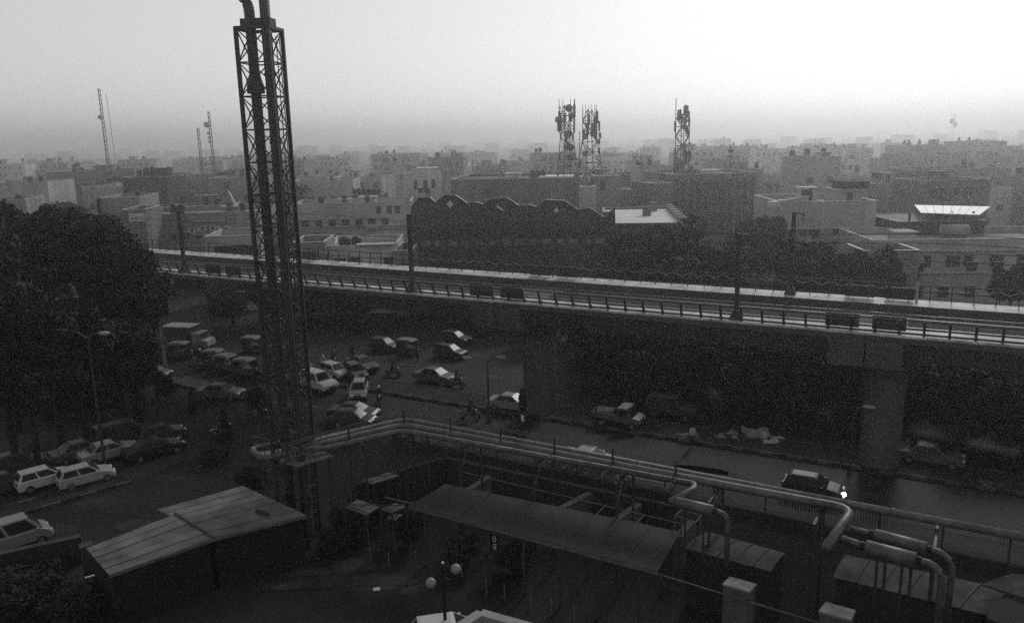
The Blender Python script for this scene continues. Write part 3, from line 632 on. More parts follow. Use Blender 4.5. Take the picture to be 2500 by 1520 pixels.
b = bp('white_terrace_house', 'white two tier terrace house left of the slab block', 988, 1078, 424, 188, 12, wall='light', rz=R(8)); b.room(1.2,2,4.6,5,2.0,wp['light'],False); b.win(-1.8,b.h-1.5,.8,2.0,False); b.win(.4,b.h-1.5,1.0,2.0,False); b.win(2.2,b.h-1.5,.8,2.0,False); b.wins(4,4)
# right group
b = bp('parapet_flats', 'pale flats with stepped white parapet right of the big tree', 1906, 2138, 492, 123, 16, rz=R(-3), wall='pale', cap=coping)
b.wins(7,4,1.8,3.0,1.5,1.5,1.0,.2); b.band(b.h-3.1); b.room(4.2,3,3.8,6,2.3); b.tank(-1.2,7,.75,.5,1.3); b.room(0.5,11,2.5,3,2.2,wp['light']); MB().box(3.0,7.5,4,8,b.h+2.5,b.h+3.6).build('rooftop_hedge', mat('hedge',.04,.95,.5,3), b.t, world=False)
for i in range(4): MB().box(-b.w/2-1.4+i*1.5,-b.w/2+.1+i*1.5,-.1+i*.4,1.6,b.h+.2+i*.22,b.h+.9+i*.22).box(-b.w/2-1.5+i*1.5,-b.w/2+.2+i*1.5,-.25+i*.4,1.7,b.h+.9+i*.22,b.h+1.0+i*.22).build('parapet_step', wp['light'], b.t, world=False)
b = bp('terrace_block', 'hazy pale block behind the stepped flats', 1860, 1962, 428, 226, 14, wall='pale', rz=R(-4)); b.wins(4,5); b.room(2,4,3,3,2.2,wp['light'])
b = bp('tank_top_block', 'wide dark block with two tall tanks and gable at far right', 2240, 2466, 412, 226, 20, wall='mid', rz=R(-4)); b.wins(8,5); b.tank(1.8,4,.75,.8,1.9); b.tank(4.1,4,.6,.6,1.5); b.room(.6,6,2,2,.9)
MB().extr([(4.8,2,b.h),(7.6,2,b.h+2.0),(11,2,b.h)], (0,8,0)).build('gable_roof', wp['mid'], b.t, world=False); MB().beam((7.5,1.8,b.h+2.1),(11.3,1.8,b.h+.1),.5,.2).build('roof_plate', coping, b.t, world=False)
b = bp('terrace_block', 'wide pale grey block below the tank top block', 2226, 2468, 462, 184, 14, wall='pale', rz=R(-4)); b.wins(8,4,ww=1.4); b.room(-2,4,2,2,1.2)
b = bp('sheet_roof_block', 'dark building under a bright white sheet roof', 2196, 2404, 540, 116, 12, wall='dark', rz=R(-2), parapet=.1)
A_, B_, C_, D_2 = atY(2248,519,109), atY(2392,524,109), atY(2418,504,122), atY(2214,500,122)
for i in range(8):
    p0 = atY(2248,519,114).lerp(atY(2392,524,114), i/8); p1 = atY(2248,519,114).lerp(atY(2392,524,114), (i+1)/8); q0 = atY(2232,500,130).lerp(atY(2418,504,130), i/8); q1 = atY(2232,500,130).lerp(atY(2418,504,130), (i+1)/8)
    l = b.t.location; cs = R(2); f = lambda v: Vector((*rot2(v.x-l.x, v.y-l.y, cs), v.z))
    MB().extr([f(p0)+Vector((.03,0,0)), f(p1)-Vector((.03,0,0)), f(q1)-Vector((.03,0,0)), f(q0)+Vector((.03,0,0))], (0,0,-.08)).build('roof_sheet', white, b.t, world=False)
for x in (-4.5,-1.5,1.5,4.5): MB().box(x-.12,x+.12,.2,.5,b.h,b.h+1.4).build('roof_post', wp['mid'], b.t, world=False)
b = bp('balcony_house', 'pale house with long parapet and dark windows at the right edge', 2138, 2620, 584, 104, 14, rz=R(-5), wall='pale', cap=ledge)
for x, w_ in ((-8.2,1.7),(-5.6,.8),(-2.4,1.7),(-.5,1.2),(3,1.7),(6.3,1.6),(9.4,1.4)): b.win(x, b.h-1.9, w_, 1.5)
b.wins(7,2,2.0,3.1,1.4,1.5); b.band(b.h-.5); b.band(b.h-3.4)
MB().tube([(-2.5,4,b.h+1.6),(.9,4,b.h+1.6)], .8, 14).build('horizontal_tank', wp['grey'], b.t, True, False); MB().box(-2.2,.6,3.4,4.6,b.h,b.h+.9).build('tank_stand', wp['mid'], b.t, world=False)
for i in range(5): MB().box(-2.4+i*.9,-1.7+i*.9,1.2,1.6,b.h+.06,b.h+.6).build('roof_clutter', wp['dark'], b.t, world=False)
b.room(-7.4,3,2.6,3,1.5,None,False)
b = bp('balcony_house_annex', 'open topped lower annex in front of the right edge house', 2112, 2244, 612, 97, 7, rz=R(-5), wall='grey', cap=coping, parapet=.8); b.wins(3,2,2)

# letters on the sign building and the name board
letm = mat('sign_letter', .62, .6, .1)
def letters(text, parent, x, z, size, m, arc=0.0, y=-.12, depth=.06, name='letter'):
    n = len(text)
    for i, ch in enumerate(text):
        cu = bpy.data.curves.new('letter', 'FONT'); cu.body = ch; cu.size = size; cu.extrude = depth; cu.align_x = 'CENTER'
        o = bpy.data.objects.new('letter', cu); col.objects.link(o); bpy.context.view_layer.update()
        me = bpy.data.meshes.new_from_object(o.evaluated_get(bpy.context.evaluated_depsgraph_get())); bpy.data.objects.remove(o); me.materials.clear(); me.materials.append(m)
        f = (i-(n-1)/2)/n; p = put(me, name, parent, (x+f*n*size*.78, y, z-arc*f*f), (math.pi/2, -f*arc*.5, 0)); p.scale = (1,1,1)
sx = atY(506,560,134).x-sg.t.location.x; sz = atY(500,566,134).z
fr_ = MB(); 
for z in (sz-.5, sz+1.75): fr_.box(sx-2.75,sx+2.75,-.14,-.08,z-.05,z+.05)
sgb = thing('letter_sign', 'curved OXFORD letter sign in pale capitals on the grey commercial building', 'sign', sg.t.location+Vector((0,-.15,0)), R(6))
MB().box(sx-2.8,sx+2.8,-.1,-.03,sz-.6,sz+1.85).build('backing_board', wp['mid'], sgb, world=False); fr_.build('edge_strip', letm, sgb, world=False)
letters('OXFORD', sgb, sx, sz-.05, 1.5, letm, arc=.9)
nb_ = thing('name_board', 'pale name board with dark SINIC lettering on the narrow building', 'sign', sb.t.location+Vector((0,-.2,0)), R(6))
q = atY(328,532,124); MB().box(q.x-sb.t.location.x-1.15,q.x-sb.t.location.x+1.15,-.12,-.04,q.z-.6,q.z+.6).build('board', wp['light'], nb_, world=False)
letters('SINIC', nb_, q.x-sb.t.location.x+.1, q.z-.3, .5, black, arc=0)
# tilted white hoarding
q = atY(560,488,118); t = thing('leaning_hoarding', 'tilted white panel leaning on a roof left of the flue tower', 'panel', (q.x,q.y,0))
MB().extr([atY(556,466,118),atY(561,470,118),atY(578,502,118),atY(571,498,118)], (0,.15,0)).build('panel', white, t); MB().beam((q.x,q.y+.1,0),atY(568,497,118.2),.12).build('support', steel2, t)

# ------------------------------------------------------------------ antenna towers
def antenna(label, xpix, ybase, ytop, Y, half, panels_, dishes, taper=1.0, group='antenna towers on the roofs', lat=True, rr=.07, rz=.4):
    p0 = atY(xpix[1], ybase, Y); p1 = atY(xpix[0], ytop, Y); F_ = Y/128.0; h = (p1.z-p0.z)/F_; t = thing('antenna_tower', label, 'antenna tower', p0, rz, group); t.scale = (F_, F_, F_)
    def hw(z): return half*(taper+(1-taper)*min(1, z/h*1.6)) if taper > 1 else half
    cs = [(-1,-1),(1,-1),(1,1),(-1,1)]
    nseg = max(4, int(h/ (half*1.9)))
    for c in cs:
        MB().tube([(c[0]*hw(z), c[1]*hw(z), z) for z in [h*k/8 for k in range(9)]], rr, 5).build('leg', steel, t, world=False)
    for i in range(nseg):
        z0, z1 = h*i/nseg, h*(i+1)/nseg
        for k in range(4):
            a, b_ = cs[k], cs[(k+1)%4]; A = Vector((a[0]*hw(z0), a[1]*hw(z0), z0)); Bq = Vector((b_[0]*hw(z1), b_[1]*hw(z1), z1)); C = Vector((b_[0]*hw(z0), b_[1]*hw(z0), z0))
            for nm, (u_, v_) in (('diagonal_brace', ((A, Bq) if (i+k) % 2 else (C, Vector((a[0]*hw(z1),a[1]*hw(z1),z1))))), ('ring_bar', (A, C))):
                d = v_-u_; put(UNIT[('bar','dark_steel')], nm, t, u_, d.to_track_quat('X','Z').to_euler(), (d.length, rr*1.3, rr*1.3))
    for (ang, z, r_, hh_) in panels_:
        x, y = r_*math.cos(ang), r_*math.sin(ang)
        g_ = MB(); g_.cbox((x,y,z),(.22,.42,hh_),ang); o = g_.build('panel_antenna', mat('antenna_grey', .08, .6, .2), t, world=False)
        MB().tube([(x-.15*math.cos(ang),y-.15*math.sin(ang),z-hh_*.7),(x-.15*math.cos(ang),y-.15*math.sin(ang),z+hh_*.62)],.04,5).beam((x*.5,y*.5,z),(x,y,z),.05).build('bracket', steel, o, world=False)
    for (ang, z, r_, rad) in dishes:
        x, y = r_*math.cos(ang), r_*math.sin(ang); d = Vector((math.cos(ang), math.sin(ang), 0)); c = Vector((x,y,z))
        MB().tube([c-d*.05, c+d*.02, c+d*.28], [rad*.6,rad*1.15,rad*1.15], 14).build('dish', MATS.get('antenna_grey') or steel, t, world=False)
    return t
random.seed(11)
pa = lambda z0, z1, n, r_: [(random.uniform(0,6.28), random.uniform(z0,z1), r_*random.uniform(.9,1.25), random.uniform(1.2,1.9)) for _ in range(n)]
T1 = antenna('left one of the twin antenna towers, thick with panels and drum dishes', (1372,1385), 478, 258, 168, .76, pa(7.5,13,10,1.1), [(3.4,11.6,1.7,.42),(4.6,13.3,.8,.5),(4.4,9.4,.8,.55),(5,7.4,.7,.5),(4.9,5.9,.6,.45)], taper=1.9)
for a in (0,1.57,3.14,4.71,5.5): MB().tube([(1.3*math.cos(a),1.3*math.sin(a),9.6),(1.3*math.cos(a),1.3*math.sin(a),14.7)],.05,5).beam((0,0,10.2),(1.3*math.cos(a),1.3*math.sin(a),10.2),.06).beam((0,0,13.4),(1.3*math.cos(a),1.3*math.sin(a),13.4),.06).build('boom_pole', steel, T1, world=False)
MB().tube([(1.9,-.6,3.6),(1.9,-.6,9.8)],.06,5).beam((.5,-.3,5.5),(1.9,-.6,5.5),.06).beam((.5,-.3,8.5),(1.9,-.6,8.5),.06).build('boom_pole', steel, T1, world=False)
T2 = antenna('right one of the twin antenna towers with round dishes down its side', (1444,1440), 448, 268, 172, .8, pa(6.8,10.8,12,1.2), [(5.9,7.3,1.45,.42),(5.9,6.4,1.3,.36),(5.9,5.0,1.3,.38),(3.6,7.2,1.1,.4),(3.6,4.6,1.2,.36)], taper=2.1)
for a in (0.3,1.2,2.4,3.6,4.5,5.4): MB().tube([(1.1*math.cos(a),1.1*math.sin(a),8.2),(1.1*math.cos(a),1.1*math.sin(a),12.0)],.04,5).beam((0,0,9.2),(1.1*math.cos(a),1.1*math.sin(a),9.2),.05).build('boom_pole', steel, T2, world=False)
T3 = antenna('slender square antenna tower on the finned block roof', (1668,1664), 424, 286, 180, .74, pa(5.2,9.6,13,.95)+pa(.8,3.6,7,1.2), [], taper=1.0)
MB().tube([(-1.3,0,5.4),(-1.3,0,11.4)],.06,5).beam((0,0,6),(-1.3,0,6),.06).beam((0,0,9),(-1.3,0,9),.06).build('boom_pole', steel, T3, world=False)
# tripod mast
p = atY(1782,418,180); t = thing('tripod_mast', 'small guyed tripod mast on the finned block roof', 'mast', p); h = atY(1780,352,180).z-p.z
MB().tube([(0,0,0),(0,0,h)],.1,6).build('pole', steel, t, world=False)
for x in (-2.5,1.6): MB().tube([(x,0,0),(0,0,h*.62)],.07,5).build('stay', steel, t, world=False)
MB().beam((-2,0,.8),(1.2,0,.8),.07).build('cross_bar', steel, t, world=False)
for x in (-.3,.3): MB().tube([(x,-.05,h*.75),(x,-.3,h*.75)],[.34,.34],12).build('dish', steel2, t, world=False)
# distant lattice masts
def tallmast(label, xp, yb, yt, Y, half, dishes, guy=False):
    p0 = atY(xp[1], yb, Y); h = atY(xp[0], yt, Y).z-p0.z; lean = atY(xp[0], yt, Y).x-p0.x; t = thing('radio_mast', label, 'radio mast', (p0.x,p0.y,0), .3, 'distant radio masts')
    z0 = p0.z-14
    for k in range(3):
        a = k*2.09; MB().tube([(half*math.cos(a),half*math.sin(a),z0),(half*.7*math.cos(a)+0,half*.7*math.sin(a),p0.z+h)],.10,4).build('leg', steel, t, world=False)
    n = int((h+14)/(half*2.6)); m = MB()
    for i in range(n):
        za, zb_ = z0+(h+14)*i/n, z0+(h+14)*(i+1)/n
        for k in range(3):
            a, b_ = k*2.09, (k+1)*2.09; f = half*(1-.3*i/n); m.beam((f*math.cos(a),f*math.sin(a),za),(f*math.cos(b_),f*math.sin(b_),zb_),.07)
    m.build('lattice', steel, t, world=False)
    for z, s, r_ in dishes: MB().tube([(s,-.1,p0.z+z),(s,-.5,p0.z+z)],r_,12).build('dish', mat('pale_dish',.3,.6,.1), t, world=False)
    if guy: MB().tube([(2.4,0,p0.z),(2.0,0,p0.z+h*.93)],.07,4).build('parallel_mast', steel, t, world=False)
tallmast('tallest thin radio mast at far left with one dish', (247,262), 388, 216, 275, .55, [(13.5,-.5,.8)], True)
tallmast('short thin radio mast left of the flue tower', (488,494), 428, 312, 250, .5, [])
tallmast('dish studded radio mast nearest the flue tower', (511,522), 412, 272, 250, .45, [(13,-.8,.9),(10.5,-.6,.45),(9.3,-.5,.4),(8.1,-.5,.4),(3.2,-.6,.6)])
tallmast('faint antenna mast high over the right skyline', (2330,2324), 334, 276, 760, 2.4, [(14,-2,2.4),(11,2.4,2.2)])

# ------------------------------------------------------------------ the rest of the city
ORD = ['first','second','third','fourth','fifth','sixth','seventh','eighth','ninth','tenth','eleventh','twelfth','thirteenth','fourteenth','fifteenth','sixteenth','seventeenth','eighteenth','nineteenth','twentieth','twenty-first','twenty-second','twenty-third','twenty-fourth','twenty-fifth','twenty-sixth','twenty-seventh','twenty-eighth','twenty-ninth','thirtieth','thirty-first','thirty-second','thirty-third','thirty-fourth','thirty-fifth','thirty-sixth','thirty-seventh','thirty-eighth','thirty-ninth','fortieth']
random.seed(21)
bands = [(150,185,'nearest hazy row',14),(195,240,'second hazy row',18),(260,320,'third hazy row',22),(350,440,'fourth hazy row',24),(480,620,'fifth, fainter row',26),(700,950,'sixth, fainter row',28),(1100,1500,'seventh, nearly faded row',30),(1800,2900,'last skyline row',32)]
for y0, y1, bname, n in bands:
    k = 0; lst = []
    for i in range(n):
        Y = random.uniform(y0, y1); X = (-.70+1.4*(i+.5+random.uniform(-.35,.35))/n)*Y
        w_ = random.uniform(8,15)*(1 if Y < 300 else 1.3+Y/1500); d = random.uniform(9,15)
        if any((X-a)**2+(Y+d*.4-b_)**2 < (r_+w_*.5)**2 for a, b_, r_ in OCC): continue
        lst.append((X, Y, w_, d))
    lst.sort(key=lambda q: q[0]/q[1])
    for k, (X, Y, w_, d) in enumerate(lst):
        h = random.choice([9.5,11,12.5,12.5,14,15.5]) + random.uniform(-.6,.6)
        if Y > 250: h += random.choice([0,0,1.5,3,4.5])
        if Y > 800: h += random.choice([0,2,4])
        if Y < 900: h = min(h, 23-26/FPX*Y-2.2)
        if Y > 900: h = min(h, random.uniform(12,17))
        h = max(h, 6.0)
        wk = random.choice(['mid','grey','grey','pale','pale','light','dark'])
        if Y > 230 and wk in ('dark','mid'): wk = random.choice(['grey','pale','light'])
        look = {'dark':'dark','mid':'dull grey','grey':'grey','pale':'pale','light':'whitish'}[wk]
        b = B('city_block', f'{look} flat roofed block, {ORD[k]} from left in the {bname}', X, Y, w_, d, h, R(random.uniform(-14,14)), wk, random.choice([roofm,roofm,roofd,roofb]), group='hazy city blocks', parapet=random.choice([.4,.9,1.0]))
        if Y < 480:
            b.wins(max(3, int(w_/2.6)), 4 if Y < 260 else 3, h-7.6 if Y > 200 else 2.0, 3.1, 1.3, 1.5, 1.0, .25, Y < 260)
        if random.random() < .75: b.room(random.uniform(-.3,.3)*w_, random.uniform(1,4), random.uniform(2.5,4.5), 3, random.uniform(1.8,2.8), None, Y < 300)
        for q in range(random.choice([1,2,3,3,4])):
            if Y < 600: b.tank(random.uniform(-.42,.42)*w_, random.uniform(1,d-1.5), random.uniform(.5,.8), random.uniform(.3,1.6))
        if Y < 320 and random.random() < .5: b.pole(random.uniform(-.4,.4)*w_, 2, random.uniform(2,4.5))

# ------------------------------------------------------------------ trees and shrubs
leafm = mat('foliage', .022, .8, .6, .8); leafd = mat('dark_foliage', .02, .8, .5, .8); bark = mat('bark', .02, .95, .4, 2)
def leaf_mesh(name, seed, lobes, per, ls, m, squash=.85, core=(.35,.85), lr=(.26,.42), shape='round'):
    rg = np.random.default_rng(seed); C = []
    for i in range(lobes):
        v = rg.normal(size=3); v /= np.linalg.norm(v); r_ = rg.uniform(*core)
        c = v*r_; 
        if shape == 'cone': z = rg.uniform(-1, 1); rad = (1-z)*.5*.5; a = rg.uniform(0, 6.28); c = np.array([math.cos(a)*rad*rg.uniform(.3,1), math.sin(a)*rad*rg.uniform(.3,1), z])
        C.append((c[0], c[1], c[2]*squash if shape != 'cone' else c[2], rg.uniform(*lr)))
    C = np.array(C); n = lobes*per
    cen = np.repeat(C, per, axis=0); d = rg.normal(size=(n,3)); d /= np.linalg.norm(d, axis=1)[:,None]
    p = cen[:,:3] + d*(cen[:,3]*rg.uniform(.55,1.08,n))[:,None]
    nr_ = d*.6+rg.normal(size=(n,3))*.6; nr_ /= np.linalg.norm(nr_, axis=1)[:,None]
    a = np.cross(nr_, rg.normal(size=(n,3))); a /= np.linalg.norm(a, axis=1)[:,None]; b = np.cross(nr_, a)
    s = (ls*rg.uniform(.6,1.4,n))[:,None]
    V = np.stack([p-a*s, p-b*s*.55, p+a*s, p+b*s*.55], axis=1).reshape(-1,3)
    me = bpy.data.meshes.new(name); me.vertices.add(len(V)); me.vertices.foreach_set('co', V.ravel()); me.loops.add(4*n); me.loops.foreach_set('vertex_index', np.arange(4*n)); me.polygons.add(n)
    me.polygons.foreach_set('loop_start', np.arange(0,4*n,4)); me.polygons.foreach_set('loop_total', np.full(n,4)); me.update(); me.validate(); me.materials.append(m); return me
CROWN = [leaf_mesh('crown', 100+i, 48, 250, .06, leafd if i % 2 else leafm, lr=(.17,.34), core=(.4,.9)) for i in range(4)]
FARC = [leaf_mesh('crown', 200+i, 26, 130, .085, leafm) for i in range(3)]
BUSH = [leaf_mesh('leaves', 300+i, 20, 160, .075, leafm if i else leafd, .75) for i in range(3)]
CONE = leaf_mesh('crown', 400, 40, 110, .06, leafd, 1, lr=(.12,.24), shape='cone')
random.seed(5)
def trunk_mesh(seed):
    rg = random.Random(seed); m = MB(); m.tube([(0,0,-.1),(.05,.02,.9),(.0,.08,1.8),(.1,.05,2.6)], [.16,.12,.1,.085], 8)
    for i in range(6):
        a = rg.uniform(0,6.28); z = rg.uniform(1.5,2.5); m.tube([(.05,.05,z),(.45*math.cos(a),.45*math.sin(a),z+.55),(.95*math.cos(a),.95*math.sin(a),z+.95)], [.06,.045,.02], 5)
    return m.mesh('trunk', bark, True)
TRUNK = [trunk_mesh(i) for i in range(3)]
def tree(name, label, pos, rx, rz_, zc, group, k=0, far=False):
    t = thing(name, label, 'tree', (pos[0],pos[1],0), random.uniform(0,6.28), group)
    tr = put(TRUNK[k%3], 'trunk', t, (0,0,0), (0,0,0), (rx*.32+.6,rx*.32+.6,max(.4,(zc)/2.9)))
    put((FARC if far else CROWN)[k % (3 if far else 4)], 'crown', t, (0,0,zc), (0,0,random.uniform(0,6)), (rx,rx,rz_))
    return t
def tpx(name, label, x, y, Y, rpx, rzpx, group, k, far=False):
    q = atY(x, y, Y); s = Y/FPX/.98; return tree(name, label, (q.x, Y), rpx*s, rzpx*s, q.z, group, k, far)
G1 = 'dark roadside trees at the left'
for a in ((-25,590,64,125,105,'dark tree with flat top at the upper left edge'),(60,610,66,150,125,'broad dark crown at the far left, highest on the left edge'),(185,575,63,95,95,'dark tree with the tallest pointed top in the left tree mass'),
          (290,680,66,110,125,'dark tree at the right of the left tree mass, hiding the deck end'),(355,730,70,55,105,'narrow dark tree touching the deck end beside the left tree mass'),
          (110,800,58,150,130,'dark low crown in the middle of the left tree mass'),(290,840,62,110,95,'dark low crown at the lower right of the left tree mass'),
          (-20,740,55,150,190,'dark tree cut by the left edge of the picture'),(60,930,55,130,75,'lowest dark crown at the left edge above the parked cars'),
          (190,905,60,110,75,'low dark crown filling the foot of the left tree mass'),(330,905,66,70,55,'smallest dark crown at the foot of the left tree mass')):
    tpx('roadside_tree', a[5], a[0], a[1], a[2], a[3]*1.0, a[4], G1, len(bpy.data.objects))
G2 = 'trees behind the viaduct'
for a in ((1625,645,92,150,112,'big rounded dark tree between hall and right masts'),(1530,650,96,75,75,'dark tree joining the hall right end'),(1862,592,118,90,80,'hazier tree crown behind the right masts'),
          (1985,662,92,112,100,'rounded dark tree before the stepped flats'),(2118,690,90,92,92,'smaller dark tree at the right end of the tree row'),(1750,680,94,80,80,'dark tree right of the big rounded tree'),(2470,690,90,60,55,'low dark tree at the right edge behind the deck')):
    tpx('park_tree', a[5], a[0], a[1], a[2], a[3], a[4], G2, len(bpy.data.objects))
# low belt of street trees seen beneath the deck
G3 = 'low street trees beyond the viaduct piers'
belt = [(-46,98),(-36,102),(-27,103),(-20,101),(-13,103),(-6,100),(0,97),(6,93),(11,89),(16,86),(21,83),(26,80),(31,78),(36,75),(41,73),(46,71),(9,80),(17,76),(24,73),(33,69),(39,66),(44,63)]
belt.sort(key=lambda q: q[0]/q[1])
for i, (x, y) in enumerate(belt):
    tree('street_tree', f'low dark street tree seen under the deck, {ORD[i]} from the left', (x, y), random.uniform(3.6,4.6), random.uniform(2.6,3.4), random.uniform(3.8,4.8), G3, i)
G4 = 'dense dark trees right behind the piers'
for i in range(13):
    u = -27+i*4.1; q = vf(u+random.uniform(-.8,.8), 67.5+random.uniform(-1.2,1.6))
    tree('thicket_tree', f'dense dark low tree behind the piers in the deck shade, {ORD[i]} from the left', (q.x, q.y), random.uniform(3.2,4.0), random.uniform(2.6,3.3), random.uniform(3.0,3.8), G4, 1+2*i)
random.seed(9)
k = 0
farT = []
for i in range(46):
    Y = random.uniform(150,620); X = random.uniform(-.66,.66)*Y
    if any((X-a)**2+(Y-b_)**2 < (r_*.9+3)**2 for a, b_, r_ in OCC): continue
    farT.append((X, Y))
farT.sort(key=lambda q: q[0]/q[1])
for i, (X, Y) in enumerate(farT[:38]):
    r_ = random.uniform(4.5,7); tree('city_tree', f'hazy tree crown between the far blocks, {ORD[i]} from the left', (X, Y), r_, r_*.75, random.uniform(8,11), 'hazy trees among the city blocks', i, True)
def bush(label, x, y, r_, h, group='shrubs in the yard and islands', k=0, name='shrub'):
    q = at(x, y, 0); t = thing(name, label, 'shrub', q, random.uniform(0,6), group); m = MB()
    for i in range(4): a = i*1.7; m.tube([(0,0,-.05),(.3*r_*math.cos(a),.3*r_*math.sin(a),h*.6)],[.04,.02],5)
    m.build('stem', bark, t, world=False); put(BUSH[k%3], 'leaves', t, (0,0,h*.55), (0,0,0), (r_,r_,h*.55))
for i, (x, y, r_, h, lab) in enumerate([(40,1500,2.0,2.2,'leafy shrub in the bottom left corner'),(130,1480,1.6,1.8,'leafy shrub beside the bottom left corner shrub'),(190,1520,1.6,2.0,'leafy shrub under the shed end at the bottom left'),(20,1440,1.2,1.4,'small shrub behind the low roadside wall'),(110,1425,1.1,1.3,'small shrub along the low roadside wall'),
      (860,1320,1.3,2.6,'tangled shrub right of the flue tower foot'),(905,1300,1.2,2.2,'tangled shrub below the small skylight roof'),(820,1350,1.1,1.6,'low shrub at the yard edge near the shed'),(1000,1330,1.2,2.4,'shrub under the canopy left corner'),(1130,1380,1.3,1.8,'shrub behind the globe lamp'),(1260,1400,1.3,1.9,'shrub under the front edge of the canopy'),
      (410,975,.9,2.4,'bushy shrub on the traffic island at left'),(630,1010,1.2,2.6,'round topiary shrub left of the flue tower'),(180,965,1.0,1.8,'shrub on the far left traffic island'),(330,1000,1.0,1.6,'shrub on the island below the grey car'),(620,1200,1.4,2.0,'shrub behind the shed roof'),(30,1005,2.6,3.4,'big dark shrub at the left edge under the trees'),(110,1000,2.6,3.2,'big dark shrub under the left trees before the lamp'),(205,1010,2.2,2.8,'big dark shrub right of the left trees lamp'),(290,985,2.0,2.4,'dark shrub on the corner island before the trees'),(520,1130,1.2,1.3,'low shrub by the side road bend')]): bush(lab, x, y, r_, h, k=i)
for x, y, r_, h, lab in ((552,1078,.9,2.6,'small cone shaped conifer left of the flue tower'),(470,1010,.7,2.0,'small cone conifer on the traffic island'),(700,1040,.8,2.4,'cone conifer behind the flue tower legs')):
    q = at(x, y, 0); t = thing('conifer', lab, 'tree', q, 0, 'cone shaped conifers'); MB().tube([(0,0,-.1),(0,0,h)],[.08,.02],6).build('trunk', bark, t, world=False); put(CONE, 'crown', t, (0,0,h*.52), (0,0,0), (r_*1.4,r_*1.4,h*.5))

# ------------------------------------------------------------------ vehicles
tyre = mat('tyre', .012, .8, 0); rimm = mat('rim', .3, .35, 0, metal=.7); cglass = mat('car_glass', .012, .3, 0, spec=.15); lampm = mat('lamp_glass', .6, .15, 0); tailm = mat('tail_lamp', .06, .2, 0); trim = mat('black_trim', .015, .5, 0)
def paint(k):
    g_ = {'white':.4,'silver':.2,'grey':.07,'dark':.03,'black':.012,'cream':.3}[k]
    m = mat('paint_'+k, g_, .5 if g_ < .1 else .38, 0, spec=.3); b = m.node_tree.nodes['Principled BSDF']; b.inputs['Coat Weight'].default_value = .1; b.inputs['Coat Roughness'].default_value = .08; return m
SPEC = {  # length, width, lower outline, greenhouse base x0 x1, roof x0 x1, belt z, roof z
 'hatch': (3.7,1.58,[(-1.82,.32),(-1.86,.6),(-1.80,.92),(.85,.94),(1.55,.80),(1.80,.62),(1.85,.34)],(-1.76,.92),(-1.45,.20),.92,1.46),
 'sedan': (4.3,1.68,[(-2.12,.34),(-2.16,.62),(-2.08,.92),(-1.2,.97),(.95,.95),(1.85,.80),(2.12,.62),(2.15,.34)],(-1.45,1.05),(-.85,.30),.95,1.43),
 'suv':   (4.4,1.8,[(-2.15,.42),(-2.2,.75),(-2.15,1.08),(1.0,1.10),(1.85,1.02),(2.15,.8),(2.2,.42)],(-2.1,1.1),(-1.9,.45),1.08,1.8),
 'van':   (4.2,1.65,[(-2.1,.38),(-2.12,.7),(-2.08,1.05),(1.55,1.05),(1.95,.85),(2.1,.6),(2.1,.38)],(-2.06,1.6),(-1.95,.85),1.04,1.88),
}
CARM = {}
def quadmesh(pts, th, m, nm):           # thin plate from 4 points
    n_ = (Vector(pts[1])-Vector(pts[0])).cross(Vector(pts[3])-Vector(pts[0])).normalized()*th
    return MB().extr([Vector(p)+n_*0 for p in pts], n_).mesh(nm, m)
def insetq(q, s0, s1, t0, t1):
    q = [Vector(p) for p in q]; f = lambda s, t: q[0].lerp(q[1], s).lerp(q[3].lerp(q[2], s), t); return [f(s0,t0), f(s1,t0), f(s1,t1), f(s0,t1)]
